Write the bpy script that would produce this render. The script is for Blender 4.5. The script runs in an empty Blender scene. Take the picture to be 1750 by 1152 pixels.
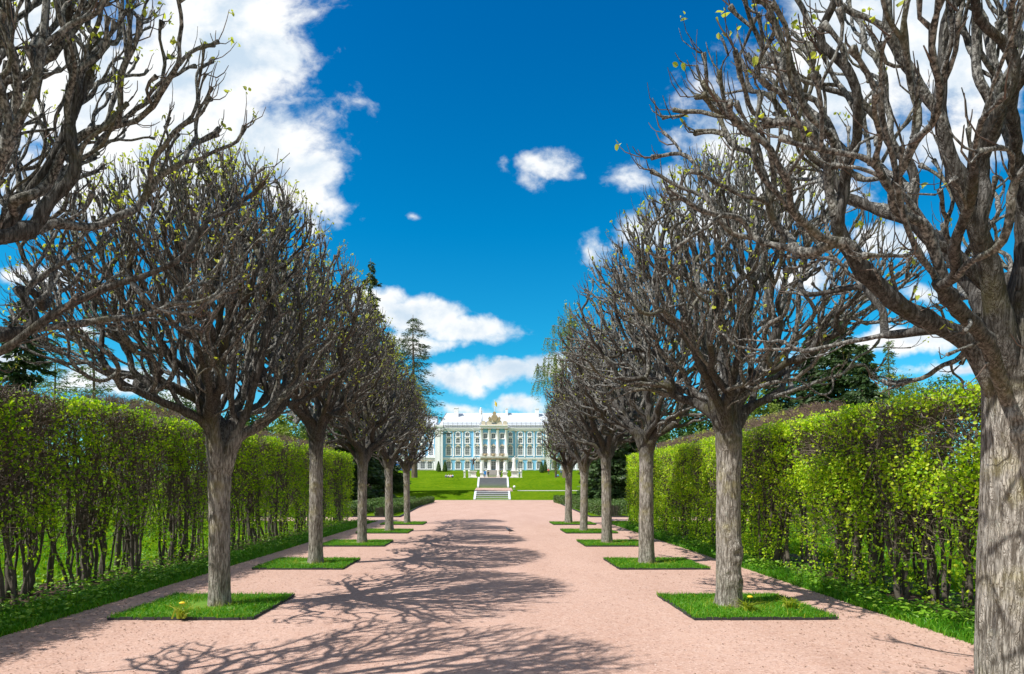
import bpy, bmesh, math, random
import numpy as np
from mathutils import Vector, Matrix, noise as mnoise
R = math.radians
C = bpy.context.scene.collection
scn = bpy.context.scene
# ------------------------------------------------------------------ camera
F, VX, VY, EYE = 1050.0, 845.0, 829.0, 1.6          # focal length in photo pixels, vanishing point, eye height
cd = bpy.data.cameras.new('camera'); cam = bpy.data.objects.new('camera', cd); C.objects.link(cam)
cd.sensor_width = 36; cd.lens = 36*F/1750; cd.shift_x = (875-VX)/1750; cd.shift_y = (VY-576)/1750
cd.clip_start = 0.05; cd.clip_end = 6000
cam.location = (0, 0, EYE); cam.rotation_euler = (R(90), 0, 0)
scn.camera = cam
# ------------------------------------------------------------------ light
SUN_EL, SUN_AZ = 53.0, 27.0                          # light travels towards +X, turned SUN_AZ towards +Y
ld = Vector((math.cos(R(SUN_AZ))*math.cos(R(SUN_EL)), math.sin(R(SUN_AZ))*math.cos(R(SUN_EL)), -math.sin(R(SUN_EL))))
sl = bpy.data.lights.new('sun', 'SUN'); sl.energy = 4.9; sl.angle = R(0.5); sl.color = (1, .955, .88)
so = bpy.data.objects.new('sun', sl); C.objects.link(so); so.rotation_euler = ld.to_track_quat('-Z', 'Y').to_euler()
vs = scn.view_settings; vs.view_transform = 'Standard'; vs.look = 'None'; vs.gamma = 1; vs.exposure = 0.36; vs.use_curve_mapping = False
w = bpy.data.worlds.new('World'); scn.world = w; w.use_nodes = True
class NT:
    def __init__(s, tree): s.t = tree; s.n = tree.nodes; s.l = tree.links
    def new(s, typ, **k):
        n = s.n.new(typ)
        for a, b in k.items(): setattr(n, a, b)
        return n
    def put(s, sock, v):
        if isinstance(v, bpy.types.NodeSocket): s.l.new(v, sock)
        elif v is not None: sock.default_value = v
    def m(s, op, a, b=None, c=None, clamp=False):
        n = s.new('ShaderNodeMath', operation=op, use_clamp=clamp)
        s.put(n.inputs[0], a)
        if b is not None: s.put(n.inputs[1], b)
        if c is not None: s.put(n.inputs[2], c)
        return n.outputs[0]
    def v(s, op, a, b=None, out=0):
        n = s.new('ShaderNodeVectorMath', operation=op)
        s.put(n.inputs[0], a)
        if b is not None: s.put(n.inputs[1], b)
        return n.outputs[out]
    def noise(s, vec, scale=5, detail=4, rough=.5, dist=0, out=0):
        n = s.new('ShaderNodeTexNoise'); s.put(n.inputs['Vector'], vec)
        n.inputs['Scale'].default_value = scale; n.inputs['Detail'].default_value = detail
        n.inputs['Roughness'].default_value = rough; n.inputs['Distortion'].default_value = dist
        return n.outputs[out]
    def mix(s, f, a, b, typ='MIX'):
        n = s.new('ShaderNodeMix', data_type='RGBA', blend_type=typ)
        s.put(n.inputs[0], f)
        s.put(n.inputs[6], a if isinstance(a, bpy.types.NodeSocket) else (*a, 1)[:4])
        s.put(n.inputs[7], b if isinstance(b, bpy.types.NodeSocket) else (*b, 1)[:4])
        return n.outputs[2]
    def ss(s, v, a, b, lo=0., hi=1.):
        n = s.new('ShaderNodeMapRange', interpolation_type='SMOOTHSTEP')
        s.put(n.inputs[0], v); n.inputs[1].default_value = a; n.inputs[2].default_value = b
        n.inputs[3].default_value = lo; n.inputs[4].default_value = hi
        return n.outputs[0]
    def ramp(s, v, stops):
        n = s.new('ShaderNodeValToRGB'); s.put(n.inputs[0], v); e = n.color_ramp.elements
        e[0].position = stops[0][0]; e[0].color = (*stops[0][1], 1)
        e[1].position = stops[-1][0]; e[1].color = (*stops[-1][1], 1)
        for p, c in stops[1:-1]:
            k = e.new(p); k.color = (*c, 1)
        return n.outputs[0]
def build_world():
    w.node_tree.nodes.clear(); t = NT(w.node_tree)
    out = t.new('ShaderNodeOutputWorld')
    sky = t.new('ShaderNodeTexSky', sky_type='NISHITA', sun_disc=False)
    sky.sun_elevation = R(SUN_EL); sky.sun_rotation = math.atan2(-ld.x, -ld.y)
    sky.air_density = 1.0; sky.dust_density = 0.3; sky.ozone_density = 3.5
    tc = t.new('ShaderNodeTexCoord')
    sep = t.new('ShaderNodeSeparateXYZ'); t.l.new(tc.outputs['Generated'], sep.inputs[0])
    y = t.m('MAXIMUM', sep.outputs[1], .05)
    u = t.m('DIVIDE', sep.outputs[0], y); v = t.m('DIVIDE', sep.outputs[2], y)
    cb = t.new('ShaderNodeCombineXYZ'); t.l.new(u, cb.inputs[0]); t.l.new(v, cb.inputs[1]); uv = cb.outputs[0]
    hs = t.mix(1.0, sky.outputs[0], SKY_TINT, 'MULTIPLY')
    lo = t.ramp(sep.outputs[2], [(0, (.80, .98, .98)), (.10, (.50, .90, .95)), (.21, (.12, .84, .93)), (.38, (.004, .74, .96)), (.6, (.0, .60, .92)), (1, (.0, .55, .9))])
    lo = t.mix(t.ss(sep.outputs[1], -.15, .35), (1.7, .88, .72), lo)     # deep blue ahead; unseen sky behind tinted warm to take blue from the shade
    hs = t.mix(1.0, hs, lo, 'MULTIPLY')
    bg = t.new('ShaderNodeBackground'); t.l.new(hs, bg.inputs[0]); bg.inputs[1].default_value = .13
    # warp the plane a little so that the cloud outlines are billowy
    wn = t.noise(uv, 5.5, 5, .55, 0, 1)
    wv = t.v('MULTIPLY', t.v('SUBTRACT', wn, (.5, .5, .5)), (.16, .11, 0))
    uvw = t.v('ADD', uv, wv)
    acc = None
    for (px, py, rx, ry, s) in CLOUDS:
        d = t.v('MULTIPLY', t.v('SUBTRACT', uvw, ((px-VX)/F, (VY-py)/F, 0)), (F/rx, F/ry, 0))
        k = t.m('MULTIPLY', t.m('SUBTRACT', 1.0, t.v('LENGTH', d, None, 1)), s)
        acc = k if acc is None else t.m('MAXIMUM', acc, k)
    n1 = t.noise(t.v('MULTIPLY', uv, (1, 1.25, 0)), 9, 10, .62, .25)
    D = t.m('ADD', acc, t.m('MULTIPLY', t.m('SUBTRACT', n1, .5), 1.25))
    n2 = t.noise(t.v('MULTIPLY', uv, (1, 1.2, 0)), 34, 5, .6, .4)
    D = t.m('ADD', D, t.m('MULTIPLY', t.m('SUBTRACT', n2, .5), .55))
    al = t.m('MULTIPLY', t.ss(D, -.06, .50), t.ss(sep.outputs[1], .06, .12))
    bk_fill = t.m('MULTIPLY', t.ss(t.noise(tc.outputs['Generated'], 2.2, 4, .6), .44, .60), t.ss(sep.outputs[1], .05, -.1))  # unseen clouds behind the view, added for whiter fill light on the palace
    al = t.m('MAXIMUM', al, t.m('MULTIPLY', bk_fill, t.ss(sep.outputs[2], 0, .15)))
    # light and shade of the cloud body: density towards the sun compared with the density here
    nb = t.noise(t.v('MULTIPLY', t.v('ADD', uv, (-.03, .045, 0)), (1, 1.25, 0)), 9, 6, .55, .25)
    rel = t.m('SUBTRACT', n1, nb)
    big = t.noise(t.v('ADD', uv, (3.1, 7.7, 0)), 2.6, 4, .5)
    sh = t.m('ADD', t.m('MULTIPLY', rel, 1.6), t.m('ADD', t.m('MULTIPLY', big, 1.5), -.30))
    sh = t.m('SUBTRACT', sh, t.m('MULTIPLY', t.ss(D, .1, .9), .22))
    col = t.mix(t.ss(sh, -.05, .62), (.48, .59, .70), (.82, .83, .83))
    b2 = t.new('ShaderNodeBackground'); t.l.new(col, b2.inputs[0]); b2.inputs[1].default_value = 1.0
    mx = t.new('ShaderNodeMixShader'); t.l.new(al, mx.inputs[0]); t.l.new(bg.outputs[0], mx.inputs[1]); t.l.new(b2.outputs[0], mx.inputs[2])
    t.l.new(mx.outputs[0], out.inputs[0])
SKY_TINT = (.55, .95, 1.0)
CLOUDS = [(370, 60, 190, 190, 1.1), (300, 230, 190, 130, 1.1), (250, 150, 300, 150, 1), (470, 90, 105, 60, .8), (420, 230, 170, 90, 1), (520, 300, 95, 85, 1), (150, 300, 230, 90, .8),
    (470, 20, 60, 50, .6), (570, 350, 60, 35, .5), (530, 385, 40, 30, .4), (20, 60, 200, 200, 1),
    (935, 270, 46, 26, .42), (905, 302, 34, 22, .34), (857, 274, 20, 20, .3), (1080, 285, 52, 30, .34), (1014, 425, 26, 30, .36), (1020, 395, 14, 16, .2), (708, 372, 12, 9, .22), (625, 168, 44, 18, .16), (1055, 408, 10, 14, .2), (985, 288, 12, 10, .18),
    (700, 540, 115, 42, 1), (800, 560, 105, 34, .9), (640, 520, 70, 32, .7), (720, 590, 90, 22, .6),
    (870, 640, 95, 26, 1), (780, 655, 70, 26, .8), (940, 628, 60, 26, .8), (895, 690, 65, 16, .6), (780, 700, 60, 12, .5),
    (1450, 90, 190, 170, 1), (1300, 230, 130, 90, 1), (1165, 300, 45, 32, .7), (1130, 385, 70, 40, .8), (1300, 340, 190, 70, 1), (1210, 160, 45, 40, .25), (1620, 60, 200, 190, 1),
    (1620, 250, 180, 60, .6), (1540, 420, 120, 30, .8), (1600, 500, 90, 20, .6), (1530, 590, 110, 22, .9), (1330, 480, 90, 30, .6), (1650, 640, 110, 14, .6), (1400, 620, 90, 20, .6),
    (60, 480, 70, 26, .8), (190, 640, 130, 28, .9), (330, 670, 80, 26, .8), (30, 620, 90, 20, .7), (130, 560, 60, 16, .6)]
build_world()
# ------------------------------------------------------------------ helpers
def tag(o, label=None, cat=None, group=None, kind=None):
    for k, v in (('label', label), ('category', cat), ('group', group), ('kind', kind)):
        if v: o[k] = v
    return o
def thing(name, label, cat, loc=(0, 0, 0), rz=0, group=None):
    o = bpy.data.objects.new(name, None); C.objects.link(o); o.location = loc; o.rotation_euler = (0, 0, rz)
    o.empty_display_size = .2
    return tag(o, label, cat, group)
def place(o, parent):
    if parent: o.parent = parent
def copy_tree(o, parent=None):
    c = o.copy(); C.objects.link(c); c.parent = parent
    for ch in list(o.children): copy_tree(ch, c)
    return c
class MB:
    def __init__(s): s.v = []; s.f4 = []; s.f3 = []; s.n = 0; s.m4 = []; s.m3 = []
    def add(s, V, Q=None, T=None, mi=0):
        V = np.asarray(V, float).reshape(-1, 3)
        if Q is not None and len(Q): Q = np.asarray(Q, int).reshape(-1, 4)+s.n; s.f4.append(Q); s.m4.append(np.full(len(Q), mi))
        if T is not None and len(T): T = np.asarray(T, int).reshape(-1, 3)+s.n; s.f3.append(T); s.m3.append(np.full(len(T), mi))
        s.v.append(V); s.n += len(V)
    def box(s, x0, x1, y0, y1, z0, z1, mi=0):
        V = [(x, y, z) for z in (z0, z1) for x, y in ((x0, y0), (x1, y0), (x1, y1), (x0, y1))]
        s.add(V, [(3, 2, 1, 0), (4, 5, 6, 7), (0, 1, 5, 4), (1, 2, 6, 5), (2, 3, 7, 6), (3, 0, 4, 7)], mi=mi)
    def lathe(s, prof, cx=0, cy=0, seg=20, mi=0, sx=1, sy=1):
        a = np.linspace(0, 2*math.pi, seg, endpoint=False)
        V = [(cx+r*math.cos(t)*sx, cy+r*math.sin(t)*sy, z) for r, z in prof for t in a]
        Q = [(i*seg+j, i*seg+(j+1) % seg, (i+1)*seg+(j+1) % seg, (i+1)*seg+j) for i in range(len(prof)-1) for j in range(seg)]
        s.add(V, Q, mi=mi)
    def prism(s, pts, y0, y1, mi=0):            # polygon in the XZ plane given a thickness along Y (as fans round its centre)
        n = len(pts); cx = sum(p[0] for p in pts)/n; cz = sum(p[1] for p in pts)/n
        V = [(p[0], y0, p[1]) for p in pts]+[(p[0], y1, p[1]) for p in pts]+[(cx, y0, cz), (cx, y1, cz)]
        Q = [(i, (i+1) % n, (i+1) % n+n, i+n) for i in range(n)]
        T = [((i+1) % n, i, 2*n) for i in range(n)]+[(i+n, (i+1) % n+n, 2*n+1) for i in range(n)]
        s.add(V, Q, T, mi)
    def build(s, name, mats, parent=None, smooth=False, loc=None):
        me = bpy.data.meshes.new(name)
        V = np.concatenate(s.v) if s.v else np.zeros((0, 3))
        f4 = np.concatenate(s.f4) if s.f4 else np.zeros((0, 4), int)
        f3 = np.concatenate(s.f3) if s.f3 else np.zeros((0, 3), int)
        nl = len(f4)*4+len(f3)*3
        me.vertices.add(len(V)); me.vertices.foreach_set('co', V.astype(np.float32).ravel())
        me.loops.add(nl); me.loops.foreach_set('vertex_index', np.concatenate([f4.ravel(), f3.ravel()]).astype(np.int32))
        me.polygons.add(len(f4)+len(f3))
        me.polygons.foreach_set('loop_start', np.concatenate([np.arange(len(f4))*4, len(f4)*4+np.arange(len(f3))*3]).astype(np.int32))
        mi = np.concatenate(s.m4+s.m3) if (s.m4 or s.m3) else np.zeros(0)
        me.polygons.foreach_set('material_index', mi.astype(np.int32))
        me.polygons.foreach_set('use_smooth', np.full(len(f4)+len(f3), smooth))
        for m_ in (mats if isinstance(mats, (list, tuple)) else [mats]): me.materials.append(m_)
        me.update(calc_edges=True); me.validate()
        o = bpy.data.objects.new(name, me); C.objects.link(o)
        if loc: o.location = loc
        if parent: o.parent = parent
        return o
def tube(mb, pts, rad, sides=6, mi=0, cap=True):
    P = [Vector(p) for p in pts]; n = len(P)
    if n < 2: return
    if cap:
        t = (P[-1]-P[-2]).normalized(); e_ = P[-1]; re_ = rad[-1]; P += [e_+t*re_*.3, e_+t*re_*.42]; rad = list(rad)+[re_*.82, re_*.02]; n += 2
    T = [(P[min(i+1, n-1)]-P[max(i-1, 0)]).normalized() for i in range(n)]
    a = Vector((1, 0, 0)) if abs(T[0].x) < .7 else Vector((0, 1, 0))
    u = T[0].cross(a).normalized(); V = []
    cs = [(math.cos(2*math.pi*k/sides), math.sin(2*math.pi*k/sides)) for k in range(sides)]
    for i in range(n):
        u = u-T[i]*u.dot(T[i])
        if u.length < 1e-6: u = T[i].orthogonal()
        u.normalize(); b = T[i].cross(u); r = rad[i]; p = P[i]
        for c, s_ in cs:
            V.append((p.x+(u.x*c+b.x*s_)*r, p.y+(u.y*c+b.y*s_)*r, p.z+(u.z*c+b.z*s_)*r))
    Q = [(i*sides+j, i*sides+(j+1) % sides, (i+1)*sides+(j+1) % sides, (i+1)*sides+j) for i in range(n-1) for j in range(sides)]
    mb.add(V, Q, mi=mi)
def unit(a): return a/np.maximum(np.linalg.norm(a, axis=-1, keepdims=True), 1e-9)
def twigs(mb, P, r, mi=0):                       # P: (N, k, 3) polylines, r: (N, k); three-sided rods
    N, k, _ = P.shape
    T = unit(P[:, -1]-P[:, 0]); ref = np.tile([0.13, .31, .9], (N, 1)); ref[np.abs(T[:, 2]) > .75] = [.9, .2, .1]
    U = unit(np.cross(T, ref)); B = np.cross(T, U); V = np.zeros((N, k, 3, 3))
    for j in range(3):
        c, s_ = math.cos(j*2.0944), math.sin(j*2.0944)
        V[:, :, j] = P+(U[:, None]*c+B[:, None]*s_)*r[:, :, None]
    base = (np.arange(N)*k*3)[:, None, None, None]; i = np.arange(k-1)[None, :, None]*3; j = np.arange(3)[None, None, :]
    q = np.stack([i+j, i+(j+1) % 3, i+3+(j+1) % 3, i+3+j], -1)
    mb.add(V.reshape(-1, 3), (q+base).reshape(-1, 4), mi=mi)
def leaves(mb, P, size, rng, nrm=None, up=.3, spread=1.0, mi=0, asp=.8, fold=.25):
    N = len(P)
    n = rng.normal(size=(N, 3))*spread
    if nrm is not None: n = n+nrm
    n[:, 2] += up; n = unit(n)
    a = unit(np.cross(n, rng.normal(size=(N, 3)))); a[:, 2] -= .35; a = unit(a-n*np.sum(a*n, 1, keepdims=True))
    s = np.cross(n, a); L = (size*np.ones(N))[:, None]; W = L*asp*.5
    b = P; t = P+a*L
    l1 = P+a*L*.22-s*W*.85+n*L*fold*.5; l2 = P+a*L*.62-s*W*.8+n*L*fold*.45
    r1 = P+a*L*.22+s*W*.85+n*L*fold*.5; r2 = P+a*L*.62+s*W*.8+n*L*fold*.45
    V = np.stack([b, l1, l2, t, r2, r1], 1).reshape(-1, 3); k = np.arange(N)[:, None]*6
    mb.add(V, np.concatenate([k+np.array([0, 1, 2, 3]), k+np.array([0, 3, 4, 5])]), mi=mi)
def blades(mb, P, h, wd, rng, lean=.4, mi=0):
    N = len(P); a = rng.uniform(0, 2*math.pi, N); s = np.stack([np.cos(a), np.sin(a), 0*a], 1)*(wd*rng.uniform(.6, 1.3, N))[:, None]
    hh = h*rng.uniform(.5, 1.25, N); l = rng.normal(size=(N, 3))*lean; l[:, 2] = 0
    m_ = P+(l*.35+[0, 0, 1])*hh[:, None]*.55; t = P+(l+[0, 0, .9])*hh[:, None]
    V = np.stack([P-s, P+s, m_+s*.75, m_-s*.75, t], 1).reshape(-1, 3); k = np.arange(N)[:, None]*5
    mb.add(V, k+np.array([0, 1, 2, 3]), k+np.array([3, 2, 4]), mi)
def at(px, py_or_none, Y, z=None):               # photo pixel at depth Y -> world
    return Vector(((px-VX)/F*Y, Y, z if py_or_none is None else EYE+(VY-py_or_none)/F*Y))
# ------------------------------------------------------------------ materials
def mat(name):
    m_ = bpy.data.materials.new(name); m_.use_nodes = True; t = NT(m_.node_tree); t.n.clear()
    o = t.new('ShaderNodeOutputMaterial'); p = t.new('ShaderNodeBsdfPrincipled'); t.l.new(p.outputs[0], o.inputs[0])
    tc = t.new('ShaderNodeTexCoord'); return m_, t, p, o, tc.outputs['Object']
def bump(t, p, h, s=.5, d=.01):
    b = t.new('ShaderNodeBump'); b.inputs['Strength'].default_value = s; b.inputs['Distance'].default_value = d
    t.l.new(h, b.inputs['Height']); t.l.new(b.outputs[0], p.inputs['Normal'])
def simple(name, c, rough=.7, var=.12, scale=3, metal=0, bmp=.2):
    m_, t, p, o, co = mat(name)
    n = t.noise(co, scale, 6, .6)
    t.l.new(t.mix(n, tuple(x*(1-var) for x in c), tuple(min(1, x*(1+var)) for x in c)), p.inputs['Base Color'])
    p.inputs['Roughness'].default_value = rough; p.inputs['Metallic'].default_value = metal
    if bmp: bump(t, p, t.noise(co, scale*8, 4), bmp, .01)
    return m_
def leafmat(name, c1, c2, c3=None, trans=.4, rough=.5):
    m_, t, p, o, co = mat(name)
    g = t.new('ShaderNodeNewGeometry'); rnd = g.outputs['Random Per Island']
    st = [(0, c1), (1, c2)] if c3 is None else [(0, c1), (.6, c2), (1, c3)]
    col = t.ramp(rnd, st); nz = t.noise(co, .9, 3)
    col = t.mix(t.ss(nz, .3, .7, 0, .35), col, tuple(x*.72 for x in c1))
    t.l.new(col, p.inputs['Base Color']); p.inputs['Roughness'].default_value = rough
    tr = t.new('ShaderNodeBsdfTranslucent'); t.l.new(t.mix(1, col, (1.25, 1.3, .7), 'MULTIPLY'), tr.inputs[0])
    mx = t.new('ShaderNodeMixShader'); mx.inputs[0].default_value = trans
    t.l.new(p.outputs[0], mx.inputs[1]); t.l.new(tr.outputs[0], mx.inputs[2]); t.l.new(mx.outputs[0], o.inputs[0])
    return m_
def barkmat(name, dark, mid, light, moss, bs=.9, trunk=True):
    m_, t, p, o, co = mat(name)
    st = t.v('MULTIPLY', co, (1, 1, .13 if trunk else .5))
    vor = t.new('ShaderNodeTexVoronoi', feature='DISTANCE_TO_EDGE'); wn = t.noise(co, 6, 4, .6, 0, 1)
    t.l.new(t.v('ADD', st, t.v('MULTIPLY', t.v('SUBTRACT', wn, (.5, .5, .5)), (.06, .06, .03))), vor.inputs['Vector']); vor.inputs['Scale'].default_value = 52 if trunk else 40
    nr_ = t.noise(st, 24, 5, .58, .7); ridge = t.ss(t.m('ABSOLUTE', t.m('SUBTRACT', nr_, .5)), .0, .10)
    ridge = t.m('MULTIPLY', ridge, t.ss(vor.outputs[0], -.12, .16))
    fine = t.noise(st, 60, 6, .65); big = t.noise(co, 2.2, 5, .6)
    col = t.mix(ridge, dark, mid); col = t.mix(t.ss(fine, .42, .68), col, light)
    col = t.mix(t.ss(big, .50, .70, 0, .6), col, moss); col = t.mix(t.ss(t.noise(co, 7, 4, .6), .45, .7, 0, .4), col, t.mix(1, col, (.6, .58, .55), 'MULTIPLY'))
    sp = t.noise(co, 17, 3, .5); col = t.mix(t.ss(sp, .66, .70, 0, .5), col, (.30, .31, .27))
    if trunk:      # limb bark is greyer; the dark of shaded limbs is painted in too
        sz_ = t.new('ShaderNodeSeparateXYZ'); t.l.new(co, sz_.inputs[0])
        zz = t.m('ADD', sz_.outputs[2], t.m('MULTIPLY', big, .8))
        col = t.mix(t.ss(zz, 2.2, 3.0), col, t.mix(1, col, (.30, .305, .32), 'MULTIPLY'))
    t.l.new(col, p.inputs['Base Color']); p.inputs['Roughness'].default_value = .9; p.inputs['Specular IOR Level'].default_value = .2
    h = t.m('ADD', t.m('MULTIPLY', ridge, .8), t.m('MULTIPLY', fine, .7)); bump(t, p, h, bs, .02 if trunk else .012)
    return m_
M = {}
M['bark'] = barkmat('bark', (.105, .09, .072), (.33, .30, .26), (.51, .48, .43), (.34, .30, .11), .8)
M['limb'] = barkmat('limb_bark', (.045, .035, .028), (.15, .127, .105), (.28, .255, .22), (.19, .165, .07), .7)
M['branch'] = barkmat('branch_bark', (.030, .029, .027), (.115, .111, .103), (.38, .373, .352), (.13, .12, .06), .7, False)
M['twig'] = simple('twig_bark', (.105, .072, .055), .8, .4, 12, 0, .2)
M['hedge_stem'] = simple('hedge_stem_bark', (.095, .08, .062), .9, .5, 9, 0, .6)
M['hedge_twig'] = simple('hedge_twig_bark', (.135, .105, .085), .85, .5, 6, 0, .2)
M['brown_twig'] = simple('brown_twig_bark', (.17, .11, .085), .85, .4, 2, 0, .2)
M['bud'] = leafmat('young_linden_leaf', (.38, .43, .04), (.62, .64, .10), (.50, .53, .06), .5)
M['hleaf'] = leafmat('hedge_leaf', (.22, .44, .008), (.50, .70, .012), (.80, .86, .06), .5)  # right hedge: leaf brightened, its sunlight painted into the colour
M['hleaf_left'] = leafmat('hedge_leaf_left', (.17, .36, .010), (.40, .58, .012), (.60, .68, .04), .6)  # same leaf without the sunlight painted into the right one
M['grass'] = leafmat('grass_blade', (.055, .23, .005), (.11, .34, .010), (.24, .44, .02), .38)
M['cover'] = leafmat('ground_cover_leaf', (.10, .27, .01), (.2, .40, .02), (.32, .48, .05), .3)
M['yellowgrass'] = leafmat('yellow_grass', (.25, .34, .02), (.38, .42, .03), None, .4)
M['flower'] = simple('dandelion_yellow', (.75, .55, .02), .6, .1, 5, 0, 0)
M['spruce'] = leafmat('spruce_needles', (.022, .05, .014), (.05, .10, .025), (.08, .13, .035), .15)
M['larch'] = leafmat('larch_needles', (.10, .17, .03), (.16, .25, .05), (.09, .13, .04), .35)
M['pine'] = leafmat('pine_needles', (.03, .06, .02), (.07, .11, .03), (.10, .13, .05), .2)
M['birch'] = leafmat('weeping_leaf', (.13, .22, .03), (.24, .34, .06), (.30, .36, .08), .4)
M['pale'] = leafmat('pale_green_leaf', (.16, .25, .03), (.30, .37, .06), (.22, .3, .05), .4)
M['deep'] = leafmat('deep_green_leaf', (.03, .08, .01), (.07, .15, .02), (.11, .2, .03), .3)
M['box'] = leafmat('box_leaf', (.05, .11, .02), (.10, .18, .03), (.14, .2, .05), .25)
M['treebark'] = simple('tall_tree_bark', (.15, .11, .08), .9, .4, 1.5, 0, .5)
def gravelmat():
    m_, t, p, o, co = mat('pink_gravel')
    b = t.noise(t.v('MULTIPLY', co, (1, .28, 1)), .9, 6, .62); f = t.noise(co, 90, 4, .7); g = t.noise(co, 7, 5, .65)
    col = t.mix(t.ss(b, .3, .7), (.475, .315, .255), (.54, .37, .305))
    col = t.mix(t.ss(g, .35, .75, 0, .45), col, (.48, .285, .21))
    vor = t.new('ShaderNodeTexVoronoi'); t.l.new(co, vor.inputs['Vector']); vor.inputs['Scale'].default_value = 55
    sc = t.new('ShaderNodeSeparateColor'); t.l.new(vor.outputs['Color'], sc.inputs[0])
    col = t.mix(t.ss(sc.outputs[0], .82, .90, 0, .38), col, (.74, .56, .48))
    col = t.mix(t.ss(sc.outputs[1], .86, .90, 0, .45), col, (.22, .12, .095))
    col = t.mix(t.ss(f, .3, .75, 0, .22), col, (.40, .25, .20))
    dmp = t.noise(t.v('MULTIPLY', co, (1, .5, 1)), 2.3, 6, .7); col = t.mix(t.ss(dmp, .52, .74, 0, .5), col, t.mix(1, col, (.80, .76, .74), 'MULTIPLY'))
    t.l.new(col, p.inputs['Base Color']); p.inputs['Roughness'].default_value = .95; p.inputs['Specular IOR Level'].default_value = .15
    bump(t, p, t.m('ADD', t.m('MULTIPLY', f, .6), t.m('ADD', g, t.m('MULTIPLY', vor.outputs[0], .7))), .45, .012)
    return m_
def lawnmat():
    m_, t, p, o, co = mat('lawn_grass')
    b = t.noise(co, .12, 5, .6); g = t.noise(co, 2.2, 6, .7); f = t.noise(t.v('MULTIPLY', co, (1, .5, 1)), 30, 4, .7)
    col = t.mix(t.ss(b, .3, .7), (.062, .145, .005), (.11, .195, .008))
    b3 = t.noise(t.v('MULTIPLY', co, (.5, 1, 1)), .45, 6, .7); col = t.mix(t.ss(b3, .42, .66, 0, .75), col, (.045, .115, .002)); col = t.mix(t.ss(t.noise(co, .8, 5, .65), .58, .72, 0, .6), col, (.20, .22, .02))
    col = t.mix(t.ss(g, .35, .7, 0, .5), col, (.18, .25, .006)); col = t.mix(t.ss(f, .4, .75, 0, .6), col, (.05, .12, .008))
    t.l.new(col, p.inputs['Base Color']); p.inputs['Roughness'].default_value = .9; p.inputs['Specular IOR Level'].default_value = 0
    bump(t, p, t.m('ADD', f, g), .8, .05); return m_
def soilmat():
    m_, t, p, o, co = mat('leaf_mulch_soil')
    g = t.noise(co, 14, 6, .7); f = t.noise(co, 60, 3, .6)
    col = t.mix(t.ss(g, .35, .7), (.035, .022, .014), (.13, .065, .04)); col = t.mix(t.ss(f, .6, .72, 0, .6), col, (.20, .10, .06))
    t.l.new(col, p.inputs['Base Color']); p.inputs['Roughness'].default_value = 1; bump(t, p, g, 1, .04); return m_
M['gravel'] = gravelmat(); M['lawn'] = lawnmat(); M['turf'] = simple('bed_turf', (.10, .22, .01), .95, .4, 9, 0, .8); M['soil'] = soilmat()
M['edging'] = simple('black_rubber_edging', (.028, .03, .034), .75, .5, 14, 0, .5)
M['white'] = simple('white_plaster', (.82, .83, .86), .7, .05, .6)
M['stone'] = simple('grey_stone', (.10, .105, .115), .8, .25, 1.5)
M['marble'] = simple('white_marble', (.78, .77, .74), .5, .08, 3)
M['palestone'] = simple('pale_stone', (.5, .47, .43), .8, .15, 1)
M['bluewall'] = simple('light_blue_plaster', (.23, .54, .80), .8, .07, .25)
M['bluedark'] = simple('blue_plinth', (.30, .52, .70), .8, .1, .4)
M['gold'] = simple('ochre_gilding', (.42, .33, .21), .6, .3, 3, .25)
M['cream'] = simple('cream_moulding', (.60, .53, .43), .7, .2, 2)
M['roof'] = simple('pale_metal_roof', (.52, .565, .63), .55, .04, .2)
M['glass'] = simple('window_glass', (.10, .13, .15), .12, .4, .5, 0, 0)
M['rail'] = simple('grey_iron', (.22, .25, .28), .5, .2, 2)
M['bronze'] = simple('dark_bronze', (.10, .075, .06), .45, .3, 3, .5)
M['bluecloth'] = simple('blue_tarpaulin', (.02, .16, .55), .6, .15, .5)
# ------------------------------------------------------------------ setting: ground, paths
PROF = [(-60, 0), (62, 0), (66, .92), (88, 1.2), (92.5, 2.7), (155, 3.5), (168, 5.55), (249, 7.55), (900, 8.0), (6000, 8.0)]
def gz(y): return float(np.interp(y, [p[0] for p in PROF], [p[1] for p in PROF]))
def strip(name, kind_m, pts_rows, dz, label=None):
    """rows of (y, [x...]) joined into a sheet that follows the ground"""
    mb = MB(); V = []; n = len(pts_rows[0][1])
    for y, xs in pts_rows:
        for x in xs: V.append((x, y, gz(y)+dz))
    Q = [(i*n+j, i*n+j+1, (i+1)*n+j+1, (i+1)*n+j) for i in range(len(pts_rows)-1) for j in range(n-1)]
    mb.add(V, Q); o = mb.build(name, kind_m); return tag(o, kind='structure')
ys = sorted(set([-60, 0, 30, 62, 63, 64, 65, 66, 72, 80, 88, 89, 90, 91, 92.5, 110, 130, 155, 158, 161, 165, 168, 200, 249, 400, 900, 2500, 6000]))
strip('lawn', M['lawn'], [(y, [-4000, -300, -100, -30, 0, 30, 100, 300, 4000]) for y in ys], 0)
rr = random.Random(5)
def edge(x, y, a=.03): return x+a*mnoise.noise(Vector((x*3, y*1.3, 0)))
py_ = [-8+.35*i for i in range(0, 104)]
rows = [(y, [edge(-5.2, y), -2, 1, edge(4.8, y)]) for y in py_ if y < 27.3]
strip('gravel_path', M['gravel'], rows+[(27.4, [-5.2, -2, 1, 4.8])], .004)
strip('gravel_path', M['gravel'], [(27.4, [-12, -5, 5, 12]), (30.4, [-12, -5, 5, 12])], .0045)
strip('gravel_path', M['gravel'], [(30.4, [-4.7, 0, 4.75]), (59, [-6.2, 0, 5.8]), (62.3, [-9, 0, 7.5])], .004)
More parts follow.
